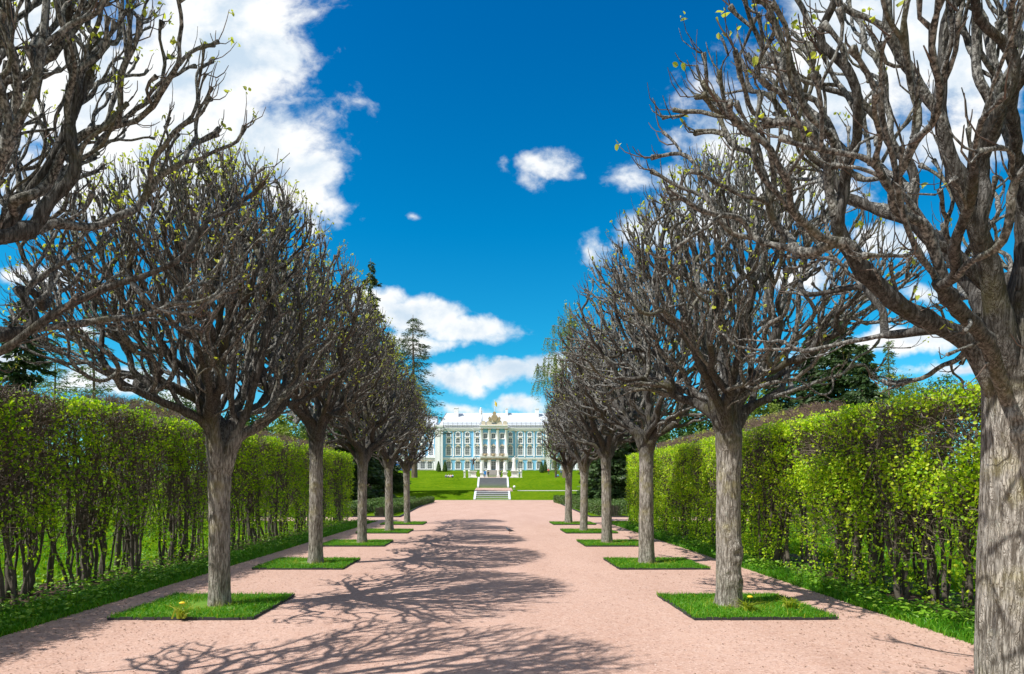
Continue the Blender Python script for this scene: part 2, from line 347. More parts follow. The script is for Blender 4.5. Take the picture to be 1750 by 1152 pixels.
strip('gravel_path', M['gravel'], [(66.3, [-2.2, 2.0]), (87.5, [-2.6, 2.4])], .012)
strip('footpath', M['palestone'], [(68, [2.6, 40]), (71, [2.6, 40])], .01)
strip('gravel_path', M['gravel'], [(92.6, [-3.2, 3.2]), (155, [-3, 3]), (155.5, [-2.6, 2.6])], .012)
strip('gravel_path', M['gravel'], [(168.2, [-3, 3]), (246, [-3, 3])], .012)
strip('soil', M['soil'], [(y, [edge(-7.3, y, .15), edge(-6.05, y, .15)]) for y in py_ if y < 27.3], .006)
strip('soil', M['soil'], [(y, [edge(5.35, y, .15), edge(6.9, y, .15)]) for y in py_ if y < 25.5], .006)
rng = np.random.default_rng(3)
def verge(name, x0, x1, y0, y1, n):
    u = rng.uniform(0, 1, n); y = y0+(y1-y0)*u**1.7; x = rng.uniform(x0, x1, n)
    P = np.stack([x, y, np.full(n, 0.0)], 1); mb = MB(); blades(mb, P, .085, .006, rng, .5); return mb
g = verge('g', -6.2, -5.16, 3, 27.2, 30000).build('grass_verge', M['grass']); tag(g, 'strip of green grass between left hedge and gravel path', 'grass', kind='stuff')
g = verge('g', 4.76, 5.5, 2.5, 25.5, 24000).build('grass_verge', M['grass']); tag(g, 'strip of green grass between right hedge and gravel path', 'grass', kind='stuff')
def cover(x0, x1, y0, y1, n, zz=.15):
    u = rng.uniform(0, 1, n); y = y0+(y1-y0)*u**1.6; x = rng.uniform(x0, x1, n)
    k = np.array([mnoise.noise(Vector((a*1.3, b*1.3, 4))) for a, b in zip(x, y)]) > -.12
    x, y = x[k], y[k]; P = np.stack([x, y, rng.uniform(.02, zz, len(x))], 1)
    mb = MB(); leaves(mb, P, rng.uniform(.035, .075, len(x)), rng, up=2.2, spread=.7, asp=.9); return mb
tag(cover(-7.6, -5.3, 3, 27, 22000).build('ground_cover', M['cover']), 'low leafy weeds at the foot of the left hedge', 'ground cover', kind='stuff')
tag(cover(4.88, 6.4, 2.5, 25, 18000).build('ground_cover', M['cover']), 'low leafy weeds at the foot of the right hedge', 'ground cover', kind='stuff')
# tufts of taller grass on the lawn just behind the hedges
nn = 26000; P = np.stack([np.concatenate([rng.uniform(-16, -7.2, nn//2), rng.uniform(6.9, 14, nn//2)]), 3+22*rng.uniform(0, 1, nn)**1.4, np.zeros(nn)], 1)
mb = MB(); blades(mb, P, .09, .012, rng, .5); tag(mb.build('lawn_grass', M['grass']), 'grass blades of the lawns seen through the hedge stems', 'grass', kind='stuff')
# loose stones on the near gravel
ns = 2600; yy = 4.6+14*rng.uniform(0, 1, ns)**1.5; xx = rng.uniform(-5.1, 4.7, ns); sz = rng.uniform(.004, .0095, ns)
octa = np.array([(1, 0, 0), (0, 1, 0), (-1, 0, 0), (0, -1, 0), (0, 0, .7), (0, 0, -.7)]); oT = np.array([(0, 1, 4), (1, 2, 4), (2, 3, 4), (3, 0, 4), (1, 0, 5), (2, 1, 5), (3, 2, 5), (0, 3, 5)])
V = (octa[None]*sz[:, None, None]*rng.uniform(.6, 1.4, (ns, 6, 1)))+np.stack([xx, yy, sz*.4+.004], 1)[:, None]
mb = MB(); mb.add(V.reshape(-1, 3), T=(oT[None]+(np.arange(ns)*6)[:, None, None]).reshape(-1, 3))
M['stones'] = leafmat('pebbles', (.30, .19, .15), (.50, .34, .28), (.66, .52, .45), .0, .9)
tag(mb.build('pebbles', M['stones']), 'loose small stones scattered over the pink gravel', 'pebbles', kind='stuff')
# fallen bud scales and bits of twig, mostly along the path edges
nd = 5000; sd_ = rng.uniform(0, 1, nd) < .5; xx = np.where(sd_, -5.15+np.abs(rng.normal(size=nd))*1.1, 4.75-np.abs(rng.normal(size=nd))*1.1); yy = 4.8+20*rng.uniform(0, 1, nd)**1.4
mb = MB(); leaves(mb, np.stack([xx, yy, np.full(nd, .01)], 1), rng.uniform(.012, .03, nd), rng, up=4, spread=.5, asp=.5)
tag(mb.build('litter', simple('dry_litter', (.20, .12, .07), .9, .5, 4, 0, 0)), 'dry brown bud scales lying along the edges of the gravel path', 'litter', kind='stuff')
# ------------------------------------------------------------------ linden trees
def crown_R(z, zc, ztop, zbot, Rm):
    up = np.clip((z-zc)/(ztop-zc), 0, 1); dn = np.clip((zc-z)/(zc-zbot), 0, 1)
    return Rm*np.where(z > zc, (1-up**1.55)**.68, (1-dn**1.5)**.75)
def spacecol(rng, limbs, env, nat, step=.075, kill=.11, infl=.75, upb=.2, jit=.35, iters=90, ysc=1.15, inert=.35, shell=.42):
    zc, ztop, zbot, Rm = env
    z = rng.uniform(zbot, ztop, nat*4); rr_ = crown_R(z, zc, ztop, zbot, Rm)
    keep = rng.uniform(0, 1, nat*4) < (rr_/Rm)**1.6; z = z[keep][:nat]; rr_ = rr_[keep][:nat]
    a = rng.uniform(0, 2*math.pi, len(z)); q = rng.uniform(0, 1, len(z))**shell
    # lumpy outline
    lump = np.array([1+.13*mnoise.noise(Vector((math.cos(t)*1.6, math.sin(t)*1.6, zz*1.1+rng.integers(1)*1.))) for t, zz in zip(a, z)])
    A = np.stack([np.cos(a)*q*rr_*lump, np.sin(a)*q*rr_*lump*ysc, z], 1)
    P = []; par = []; dirs = []
    P.append(limbs[0][0]); par.append(-1); dirs.append((0, 0, 1))
    for L in limbs:
        prev = 0; pts = [np.array(L[0], float)]
        # smooth resample of the limb polyline
        K = np.array(L, float); seg = np.r_[0, np.cumsum(np.linalg.norm(np.diff(K, axis=0), axis=1))]
        n = max(2, int(seg[-1]/step)); s = np.linspace(0, seg[-1], n)
        X = np.stack([np.interp(s, seg, K[:, i]) for i in range(3)], 1)
        if n > 6:
            for _ in range(3): X[1:-1] = (X[:-2]+X[1:-1]*2+X[2:])/4
        X[1:] += np.cumsum(rng.normal(size=(n-1, 3))*.006, axis=0)
        for i in range(1, n):
            P.append(tuple(X[i])); par.append(prev); dirs.append(tuple(unit(X[i]-X[i-1]))); prev = len(P)-1
    P = np.array(P, float); D = np.array(dirs, float); par = list(par); nch = np.zeros(len(P), int)
    for p_ in par:
        if p_ >= 0: nch[p_] += 1
    d = np.linalg.norm(A[:, None]-P[None], axis=2); ni = d.argmin(1); nd = d.min(1)
    al = nd > kill*.8
    A = A[al]; ni = ni[al]; nd = nd[al]
    for it in range(iters):
        act = nd < infl
        if not act.any(): 
            act = nd < nd.min()+.2
        if len(A) == 0: break
        S = np.zeros_like(P); np.add.at(S, ni[act], unit(A[act]-P[ni[act]]))
        idx = np.unique(ni[act]); idx = idx[nch[idx] < 3]
        if len(idx) == 0: break
        g_ = unit(S[idx])+rng.normal(size=(len(idx), 3))*jit+[0, 0, upb]+D[idx]*inert
        g_ = unit(g_); st = step*rng.uniform(.75, 1.25, (len(idx), 1)); N_ = P[idx]+g_*st
        o = len(P); P = np.concatenate([P, N_]); D = np.concatenate([D, g_]); par += list(idx); nch[idx] += 1; nch = np.r_[nch, np.zeros(len(idx), int)]
        dd = np.linalg.norm(A[:, None]-N_[None], axis=2); j = dd.argmin(1); dm = dd.min(1); b = dm < nd
        ni = np.where(b, o+j, ni); nd = np.where(b, dm, nd); al = nd > kill; A, ni, nd = A[al], ni[al], nd[al]
        if len(A) == 0: break
    return P, np.array(par), D
def fangrow(rng, limbs, env, fz, clr, ysc=1.15, step=.06, fork=(.20, .44), gn=.26, lift=.42, seed=0):
    """limbs keep forking in two and curve outwards and up until the clipped outline, dying where another branch is close"""
    zc, ztop, zbot, Rm = env; P = [tuple(limbs[0][0])]; par = [-1]; D = [(0, 0, 1.)]; grid = {}; cs = max(clr, .05)
    def put(p, q, d):
        P.append(tuple(p)); par.append(q); D.append(tuple(d)); i = len(P)-1; grid.setdefault((int(p[0]//cs), int(p[1]//cs), int(p[2]//cs)), []).append(i); return i
    tips = []
    for L in limbs:
        K = np.array(L, float); seg = np.r_[0, np.cumsum(np.linalg.norm(np.diff(K, axis=0), axis=1))]; n = max(3, int(seg[-1]/step)); s = np.linspace(0, seg[-1], n)
        X = np.stack([np.interp(s, seg, K[:, i]) for i in range(3)], 1)
        if n > 6:
            for _ in range(3): X[1:-1] = (X[:-2]+X[1:-1]*2+X[2:])/4
        X[1:] += np.cumsum(rng.normal(size=(n-1, 3))*.006, axis=0); prev = 0; nxt = rng.uniform(.3, .5)
        for i in range(1, n):
            d = unit(X[i]-X[i-1]); prev = put(X[i], prev, d)
            if np.hypot(X[i][0], X[i][1]) > .22 and s[i] > nxt and i < n-2:
                a = np.cross(d, rng.normal(size=3)); a = a/np.linalg.norm(a); tips.append([prev, unit(d+a*.9), 0, rng.uniform(*fork)]); nxt = s[i]+rng.uniform(.14, .30)
        tips.append([prev, d, 3, .1])
    foc = (0, 0, fz-.1); sx = seed*3.1
    while tips:
        new = []
        for t in tips:
            i, d, age, left = t; px_, py_, pz_ = P[i]
            f = (px_-foc[0], py_-foc[1], pz_-foc[2]); fl = math.sqrt(f[0]**2+f[1]**2+f[2]**2)+1e-6
            u = (f[0]/fl, f[1]/fl, f[2]/fl+lift*min(1, max(.1, (pz_-zbot)/1.3))); j = rng.normal(size=3)*gn
            v = (d[0]*.78+u[0]*.20+j[0], d[1]*.78+u[1]*.20+j[1], d[2]*.78+u[2]*.20+j[2]); vl = math.sqrt(v[0]**2+v[1]**2+v[2]**2); v = (v[0]/vl, v[1]/vl, v[2]/vl)
            q = (px_+v[0]*step, py_+v[1]*step, pz_+v[2]*step)
            z = q[2]; tt = (z-zc)/(ztop-zc) if z > zc else (zc-z)/(zc-zbot)
            if tt >= 1: continue
            Rz = Rm*((1-tt**1.55)**.68 if z > zc else (1-tt**2.8)**.5)
            rho = math.hypot(q[0], q[1]/ysc)
            if rho > Rz*(1+.10*mnoise.noise(Vector((q[0]*1.3+sx, q[1]*1.3, q[2]*1.3)))): continue
            if age > 3:
                c0, c1, c2 = int(q[0]//cs), int(q[1]//cs), int(q[2]//cs); bad = False; k1 = par[i]; k2 = par[k1]; k3 = par[k2]
                for a in (c0-1, c0, c0+1):
                    for b in (c1-1, c1, c1+1):
                        for c in (c2-1, c2, c2+1):
                            for m_ in grid.get((a, b, c), ()):
                                if m_ == i or m_ == k1 or m_ == k2 or m_ == k3: continue
                                w_ = P[m_]
                                if (w_[0]-q[0])**2+(w_[1]-q[1])**2+(w_[2]-q[2])**2 < (clr*.9)**2: bad = True; break
                            if bad: break
                        if bad: break
                    if bad: break
                if bad: continue
            k = put(q, i, v); left -= step
            if left <= 0:
                a = np.cross(v, rng.normal(size=3)); a /= np.linalg.norm(a)+1e-9; s1, s2 = rng.uniform(.25, .75), rng.uniform(.35, .9)
                new.append([k, tuple(unit(np.array(v)+a*s1)), 0, rng.uniform(*fork)]); new.append([k, tuple(unit(np.array(v)-a*s2)), 0, rng.uniform(*fork)])
                if rng.uniform() < .25: b_ = np.cross(v, a); new.append([k, tuple(unit(np.array(v)+b_*.8*rng.choice([-1, 1]))), 0, rng.uniform(*fork)])
            else: new.append([k, v, age+1, left])
        tips = new if len(P) < 16000 else []
        rng.shuffle(tips)
    return np.array(P), np.array(par), np.array(D)
def branches_from(mb, P, par, rng, tip, ex, rmax, smin=5, big=False, fork=None):
    n = len(P); acc = np.zeros(n); ch = [[] for _ in range(n)]
    for i in range(n-1, 0, -1): ch[par[i]].append(i)
    for i in range(n-1, -1, -1):
        if not ch[i]: acc[i] = (tip*rng.uniform(.8, 1.5))**ex
        else: acc[i] = sum(acc[c] for c in ch[i])
    r = np.minimum(acc**(1/ex), rmax)
    if fork is not None: r = r+fork[1]*np.exp(-np.maximum(0, np.linalg.norm((P-[0, 0, fork[0]])*[1, 1, .7], axis=1)-.08)/.17)*np.clip(r/rmax*1.5, 0, 1)
    tips = [i for i in range(n) if not ch[i]]; starts = [(-1, c) for c in ch[0]]
    while starts:
        p0, i = starts.pop(); p0 = par[i] if p0 < 0 else p0
        pts = [P[p0]]; rd = [min(r[p0]*.85, r[i]*1.35)]
        while True:
            knob = 1+max(0, rng.normal())*(.30 if len(ch[i]) > 1 else .10)*(1 if r[i] < .05 else .4)
            pts.append(P[i]); rd.append(r[i]*knob)
            if not ch[i]: break
            c = sorted(ch[i], key=lambda k: -acc[k])
            for k in c[1:]: starts.append((i, k))
            i = c[0]
        if len(pts) < 3 and rd[-1] < tip*1.1 and rng.uniform() < .3: continue
        # smooth the chain lightly
        A = np.array(pts)
        if len(A) > 3: A[1:-1] = A[1:-1]*.5+(A[:-2]+A[2:])*.25
        rd[-1] *= rng.uniform(1.3, 2.1)
        rm = max(rd); sides = 12 if rm > .06 else 8 if rm > .03 else 6 if rm > .014 else smin
        tube(mb, A, rd, sides, mi=2 if rm > .05 and big else 0)
    return r, tips
def trunk_mesh(rng, rb, rt, h, nx, seed, burls=(), flare=.20, side=56, dz=.025, lean=(0, 0)):
    mb = MB(); nz = int((h+.12)/dz); V = []
    a = np.linspace(0, 2*math.pi, side, endpoint=False)
    for i in range(nz+1):
        z = -.1+(h+.12)*i/nz; t = max(0, z)/h
        r0 = rb+(rt-rb)*t+rb*flare*math.exp(-max(z, 0)/.13)+rt*.14*math.exp(-((z-h+.3)/.2)**2)
        q = (z-(h-.16))/.18
        if q > 0: r0 *= max(.05, math.sqrt(max(0, 1-min(q, .999)**2)))
        for th in a:
            c, s_ = math.cos(th), math.sin(th)
            f = 1+.055*mnoise.noise(Vector((c*1.1+seed, s_*1.1, z*.9)))+.045*mnoise.noise(Vector((c*3+seed, s_*3, z*3)))
            f += .10*math.exp(-max(z, 0)/.14)*math.cos(th*5+seed)
            rd = 1-abs(mnoise.noise(Vector((c*9+seed, s_*9, z*2.3)))); f += .035*(rd-.7)
            f += .022*mnoise.noise(Vector((c*22, s_*22+seed, z*9)))
            for (ba, bz, br, bh) in burls:
                dth = (th-ba+math.pi) % (2*math.pi)-math.pi; dd = ((dth*rb)**2+(z-bz)**2)/(br*br)
                f += bh*math.exp(-dd)*(1-.9*math.exp(-dd*5))
            V.append((c*r0*f+lean[0]*t*t, s_*r0*f+lean[1]*t*t, z))
    n = nz+1
    Q = [(i*side+j, i*side+(j+1) % side, (i+1)*side+(j+1) % side, (i+1)*side+j) for i in range(nz) for j in range(side)]
    mb.add(V, Q); return mb
def auto_limbs(rng, fz, n, Rm, low=0):
    L = []; a0 = rng.uniform(0, 6.28)
    for k in range(n):
        a = a0+2*math.pi*k/n+rng.normal()*.25; rr_ = Rm*rng.uniform(.4, .62); zt = fz+rng.uniform(.75, 1.2)
        L.append([(0, 0, fz-.42), (math.cos(a)*.16, math.sin(a)*.16, fz+.12), (math.cos(a)*rr_*.6, math.sin(a)*rr_*.6, fz+.42), (math.cos(a+.1)*rr_, math.sin(a+.1)*rr_, zt)])
    for k in range(low):
        a = a0+1+2*math.pi*k/max(low, 1)+rng.normal()*.3; rr_ = Rm*.75
        L.append([(0, 0, fz-.4), (math.cos(a)*.3, math.sin(a)*.3, fz+.1), (math.cos(a)*rr_, math.sin(a)*rr_, fz+rng.uniform(.3, .5))])
    for s_ in (-1, 1): L.append([(0, 0, fz-.3), (rng.normal()*.05, s_*.2, fz+.1), (rng.normal()*.15, s_*.75, fz+.35), (rng.normal()*.2, s_*1.25, fz+.6)])
    L.append([(0, 0, fz-.42), (rng.normal()*.06, rng.normal()*.06, fz+.5), (rng.normal()*.15, rng.normal()*.15, fz+1.2)])
    return L
def linden(x, y, seed, label, rb, rt, fz, env, nat, limbs=None, nlimb=5, tip=.0085, ex=2.35, budn=500, burls=(), near=False, kill=.11, clr=.106, twl=.13, ntw=2.0):
    rng = np.random.default_rng(seed)
    t = thing('linden_tree', label, 'tree', (x, y, 0), 0, 'pruned linden trees lining the gravel path')
    if y > 10: t.rotation_euler = (rng.normal()*.012, rng.normal()*.012, 0)
    tm = trunk_mesh(rng, rb, rt, fz, 0, seed*1.7, burls, side=88 if near else 48, dz=.016 if near else .03)
    tm.build('trunk', M['bark'], t, True)
    L = limbs or auto_limbs(rng, fz, nlimb, env[3], 2)
    P, par, D = fangrow(rng, L, env, fz, clr, ysc=max(1.12, 2.35/env[3]), seed=seed)
    print(label[:30], len(P))
    mb = MB(); r, tips = branches_from(mb, P, par, rng, tip, ex, rt*.54, big=True, fork=(fz-.05, rt*.33))
    # young shoots: they leave sideways and turn upwards
    thin = np.where((r < .02) & (np.linalg.norm((P-[0, 0, env[0]])/[1, 1.15, 1.1], axis=1) > env[3]*.55))[0]; thin = thin if len(thin) else np.arange(len(P)); tips = np.array(tips)
    src = np.concatenate([np.repeat(tips, 2), rng.choice(thin, int(len(tips)*(ntw-1)))]); n_ = len(src)
    B = P[src]; dv = unit(D[src]*.6+rng.normal(size=(n_, 3))*.45+unit(B-[0, 0, env[0]-.6])*.5)
    ln = (twl*rng.uniform(.35, 2.1, n_))[:, None]; pts = [B]; d_ = dv
    for q_ in range(3):
        pts.append(pts[-1]+d_*ln/3); d_ = unit(d_+[0, 0, .8]+rng.normal(size=(n_, 3))*.25)
    en = pts[-1]; TP = np.stack(pts, 1); rw = tip*rng.uniform(.34, .66, n_); TR = np.stack([rw*1.15, rw, rw*.85, rw*.6], 1)
    h_ = rng.uniform(0, 1, n_) < .45; twigs(mb, TP[h_], TR[h_], 1); twigs(mb, TP[~h_], TR[~h_], 0)
    mb.build('branches', [M['branch'], M['twig'], M['bark']], t, True)
    # opening buds, mostly high and on the outside
    wt = np.clip((en[:, 2]-env[2])/(env[1]-env[2]), 0.02, 1)**1.6+.12; wt /= wt.sum()
    k = rng.choice(len(en), min(budn, len(en)-1), replace=False, p=wt)
    BP = np.repeat(en[k], 3, axis=0)+rng.normal(size=(len(k)*3, 3))*.012
    lb = MB(); leaves(lb, BP, rng.uniform(.018, .05, len(BP)), rng, up=.1, asp=.7)
    lb.build('leaves', M['bud'], t)
    return t
def pix(tx, ty, pts):     # photo pixels (px, py, dY) -> points relative to the tree's foot
    return [((px-VX)/F*(ty+dy)-tx, dy, EYE+(VY-py)/F*(ty+dy)) for px, py, dy in pts]
XL, XR = -3.59, 3.05
ENV = (3.75, 5.95, 2.3, 1.75)
nl = pix(XL-.0, 3.72, [])
limbs_NR = [[(0, 0, 1.95)]+[(p[0], p[1], p[2]) for p in pix(3.1, 3.7, L)] for L in (
    [(1650, 575, -.05), (1560, 535, -.12), (1480, 480, -.2), (1430, 400, -.3), (1400, 300, -.35)],
    [(1690, 520, -.1), (1672, 420, -.2), (1620, 330, -.25), (1585, 200, -.3), (1600, 60, -.3)],
    [(1700, 540, .1), (1640, 440, .3), (1550, 370, .6), (1440, 330, .8), (1380, 200, .9)],
    [(1720, 540, -.05), (1735, 420, -.1), (1720, 250, -.2), (1690, 100, -.2), (1660, -50, -.1)],
    [(1760, 560, 0), (1880, 500, -.1), (2000, 420, 0), (2080, 300, .2)],
    [(1730, 560, .2), (1760, 480, .5), (1800, 300, .9), (1820, 150, 1.0)],
    [(1640, 560, .3), (1500, 575, .9), (1380, 600, 1.2)],
    [(1780, 600, -.3), (1900, 520, -.8), (2000, 350, -1.1)],
    [(1690, 590, -.3), (1560, 420, -.9), (1500, 200, -1.2)])]
limbs_NL = [[(0, 0, 1.9)]+[(p[0], p[1], p[2]) for p in pix(XL, 3.7, L)] for L in (
    [(-110, 640, .0), (0, 600, .05), (70, 552, .1), (160, 500, .15), (300, 460, .2), (360, 380, .3)],
    [(-150, 600, .1), (-90, 480, .3), (20, 350, .5), (100, 220, .6), (160, 80, .6)],
    [(-170, 600, -.1), (-120, 420, -.2), (0, 280, -.4), (60, 120, -.5), (80, 0, -.5)],
    [(-180, 600, 0), (-190, 400, 0), (-180, 200, 0), (-150, 0, 0)],
    [(-230, 620, 0), (-400, 520, 0), (-500, 380, .2)],
    [(-200, 620, .3), (-150, 520, .9), (-60, 400, 1.2)],
    [(-150, 620, .3), (20, 560, .9), (200, 530, 1.3)],
    [(-190, 620, -.3), (-250, 500, -.8), (-260, 300, -1.1)])]
limbs_L2 = [[(0, 0, 1.6)]+[(p[0], p[1], p[2]) for p in pix(XL, 8.02, L)] for L in (
    [(358, 750, 0), (350, 680, .0), (320, 630, -.1), (270, 600, -.2), (190, 575, -.3)],
    [(374, 750, .1), (376, 670, .15), (372, 600, .2), (380, 500, .25), (370, 400, .2)],
    [(395, 755, 0), (412, 720, .0), (430, 650, -.1), (450, 560, -.1), (460, 450, 0)],
    [(400, 745, 0), (430, 735, .1), (470, 710, .2), (500, 660, .3), (520, 590, .4)],
    [(350, 690, .1), (330, 600, .4), (300, 500, .6), (290, 420, .6)],
    [(385, 740, .2), (420, 650, .8), (430, 560, 1.0)],
    [(360, 700, -.2), (380, 600, -.6), (400, 500, -.9)],
    [(346, 680, -.1), (300, 660, -.3), (230, 640, -.5), (130, 615, -.5)])]
limbs_R2 = [[(0, 0, 2.1)]+[(p[0], p[1], p[2]) for p in pix(XR, 8.0, L)] for L in (
    [(1225, 700, 0), (1215, 660, 0), (1185, 600, -.1), (1150, 560, -.1), (1120, 500, -.1)],
    [(1238, 690, 0), (1236, 600, 0), (1225, 500, .1), (1230, 420, .1)],
    [(1248, 700, 0), (1275, 660, -.1), (1300, 620, -.1), (1330, 560, -.2), (1340, 470, -.2)],
    [(1230, 715, .1), (1190, 690, .3), (1130, 670, .5), (1090, 640, .6)],
    [(1250, 700, .2), (1290, 640, .7), (1330, 600, .9)],
    [(1235, 700, -.2), (1200, 620, -.7), (1180, 520, -1.0)],
    [(1245, 700, -.2), (1260, 620, -.6), (1290, 500, -.9)])]
for L_, f_ in ((limbs_L2, 2.3), (limbs_R2, 2.6)):
    for s_ in (-1, 1): L_.append([(0, 0, f_-.3), (.05*s_, s_*.2, f_+.15), (.25, s_*.8, f_+.45), (.35, s_*1.3, f_+.8)]); L_.append([(0, 0, f_-.3), (-.05, s_*.2, f_+.1), (-.5, s_*.7, f_+.35), (-.9, s_*1.1, f_+.6)])
limbs_R2.append([(0, 0, 2.2), (.25, 0, 2.6), (.9, -.1, 2.85), (1.4, -.2, 3.0)])
linden(XL, 3.7, 11, 'nearest linden of the left row, only its dark branches reaching in from the left edge', .20, .18, 2.2, (3.45, 6.1, 2.3, 2.1), 1900, limbs_NL, budn=700, near=True, tip=.0075, clr=.128, ex=2.6)
linden(3.13, 3.7, 12, 'nearest linden of the right row with thick grey trunk at the right edge', .195, .145, 2.7, (3.4, 6.1, 2.25, 2.1), 1700, limbs_NR, budn=450, near=True, tip=.0078, clr=.138, ex=2.6, burls=[(-2.2, 1.95, .1, .35), (-1.2, 2.1, .09, .3)])
linden(XL, 8.02, 21, 'linden with a low fork in its trunk beside the largest left grass bed', .132, .122, 1.93, (3.4, 5.9, 2.3, 2.1), 2500, limbs_L2, budn=1500, near=True, tip=.0080, clr=.114, kill=.10, ex=2.6, burls=[(-1.3, 1.82, .06, .25)])
linden(XR, 8.0, 22, 'linden with a knobbly burred trunk in the largest right grass bed', .16, .14, 2.5, (3.5, 5.85, 2.4, 2.1), 2500, limbs_R2, budn=600, near=True, tip=.0080, clr=.114, kill=.10, ex=2.6,
       burls=[(-1.25, .72, .13, .42), (-1.9, .45, .10, .25), (-1.0, .35, .09, .28), (-2.0, 1.0, .08, .2), (-.9, 1.9, .1, .2), (-1.7, 2.2, .12, .25)])
ords = ['third', 'fourth', 'fifth', 'farthest']
for i, y in enumerate((12.34, 16.65, 20.97, 25.3)):
    linden(XL, y, 31+i, '%s linden of the left row counted from the camera' % ords[i], (.14, .125, .145, .125)[i], .12, (2.75, 2.45, 2.4, 2.35)[i], (3.7, (6.1, 5.9, 5.7, 5.65)[i], 2.45, (1.75, 1.55, 1.4, 1.25)[i]), 2700-80*i, budn=(2200, 1700, 1400, 1200)[i], kill=.088, tip=.0100, ex=2.7, burls=[(-1.5, 1.6, .1, .2), (-1.2, .9, .07, .15)])
    linden(XR, y, 41+i, '%s linden of the right row counted from the camera' % ords[i], (.155, .14, .125, .15)[i], .125, (2.55, 2.6, 2.3, 2.35)[i], (3.7, (6.0, 5.85, 5.7, 5.65)[i], 2.4, (1.75, 1.6, 1.4, 1.2)[i]), 2700-80*i, budn=(600, 600, 600, 600)[i], kill=.088, tip=.0100, ex=2.7, burls=[(-1.4, 2.0, .09, .2), (-1.8, 1.2, .06, .15)])
# ------------------------------------------------------------------ grass beds round the trunks
def bed(x0, x1, y0, y1):
    t = thing('tree_bed', '', 'grass bed', ((x0+x1)/2, (y0+y1)/2, 0), 0, 'square grass beds around the linden trunks')
    a, b = (x1-x0)/2, (y1-y0)/2; mb = MB(); th = .018; hh = .036
    for s in (-1, 1):
        n = 12
        for k in range(n):        # the strip wavers slightly along its length
            p, q = -a+2*a*k/n, -a+2*a*(k+1)/n; dz = rr.uniform(-.008, .008)
            mb.box(p, q, s*b-th/2+dz, s*b+th/2+dz, -.02, hh+rr.uniform(-.006, .006))
            p, q = -b+.014+(2*b-.028)*k/n, -b+.014+(2*b-.028)*(k+1)/n; dz = rr.uniform(-.008, .008)
            mb.box(s*a-th/2+dz, s*a+th/2+dz, p, q, -.02, hh+rr.uniform(-.006, .006))
    mb.build('edging', M['edging'], t)
    mb = MB(); n = 14; V = []
    for i in range(n+1):
        for j in range(n+1):
            x = -a+.014+(2*a-.028)*i/n; y = -b+.014+(2*b-.028)*j/n
            V.append((x, y, .022+.025*math.exp(-(x*x+y*y)/.3)+.012*mnoise.noise(Vector((x*3, y*3, 1)))))
    mb.add(V, [(i*(n+1)+j, (i+1)*(n+1)+j, (i+1)*(n+1)+j+1, i*(n+1)+j+1) for i in range(n) for j in range(n)])
    mb.build('turf', [M['turf'], M['soil']], t, True)
    m_ = 13000; P = np.stack([rng.uniform(-a-.012, a+.012, m_), rng.uniform(-b-.012, b+.012, m_), np.full(m_, .022)], 1); P = P[(np.hypot(P[:, 0], P[:, 1]) > rng.uniform(.2, .34, m_)) & (rng.uniform(0, 1, m_) < np.array([.75+.9*mnoise.noise(Vector((q[0]*3.1, q[1]*3.1, 2))) for q in P]))]; m_ = len(P)
    rad = np.hypot(P[:, 0], P[:, 1]); yel = rng.uniform(0, 1, m_) < np.clip(.6-rad*1.1, .03, 1)
    gb = MB(); blades(gb, P[~yel], .055, .005, rng, .5, 0); blades(gb, P[yel], .085, .005, rng, .5, 1)
    tag(gb.build('grass', [M['grass'], M['yellowgrass']], t), kind='stuff')
    return t
base = bed(-.85, .85, -.78, .78)
names = ['nearest', 'second nearest', 'third nearest', 'fourth nearest', 'fifth nearest', 'farthest']
for side, X in (('left', -3.72), ('right', 3.2)):
    for i, y in enumerate((3.72, 8.02, 12.34, 16.65, 20.97, 25.3)):
        if i == 0 and side == 'left': continue
        o = base if (i == 1 and side == 'left') else copy_tree(base)
        o.location = (X, y+.02, 0); o.rotation_euler = (0, 0, {0: 0, 1: math.pi, 2: 0, 3: math.pi, 4: 0, 5: math.pi}[i]+(.015 if side == 'right' else 0))
        o['label'] = '%s dark edged grass bed around a trunk of the %s row' % (names[i] if side == 'right' else names[i-1] if i < 5 else 'farthest', side)
# plants growing on the bed edges
def tuft(x, y, seed, label, flower=False, n=60, h=.16):
    r_ = np.random.default_rng(seed); t = thing('dandelion' if flower else 'weed', label, 'plant', (x, y, .04))
    mb = MB(); P = r_.normal(size=(n, 3))*.03; P[:, 2] = 0; blades(mb, P, h, .012, r_, .9); mb.build('leaves', M['yellowgrass'], t)
    if flower:
        mb = MB(); tube(mb, [(0, 0, 0), (.01, 0, .1), (.015, -.01, .17)], [.004]*3, 5); mb.build('stalk', M['cover'], t)
        mb = MB(); mb.lathe([(.002, .165), (.03, .17), (.034, .18), (.02, .19), (.001, .19)], .015, -.01, 12); mb.build('flower_head', M['flower'], t)
tuft(-3.68, 7.22, 1, 'yellowish weed with a flower on the front edge of the largest left bed', True, 45, .15)
tuft(3.15, 7.62, 2, 'yellow dandelion in front of the burred trunk in the largest right bed', True, 50, .15)
tuft(3.75, 7.8, 3, 'broad leaved weed right of the burred trunk in the largest right bed', False, 40, .15)
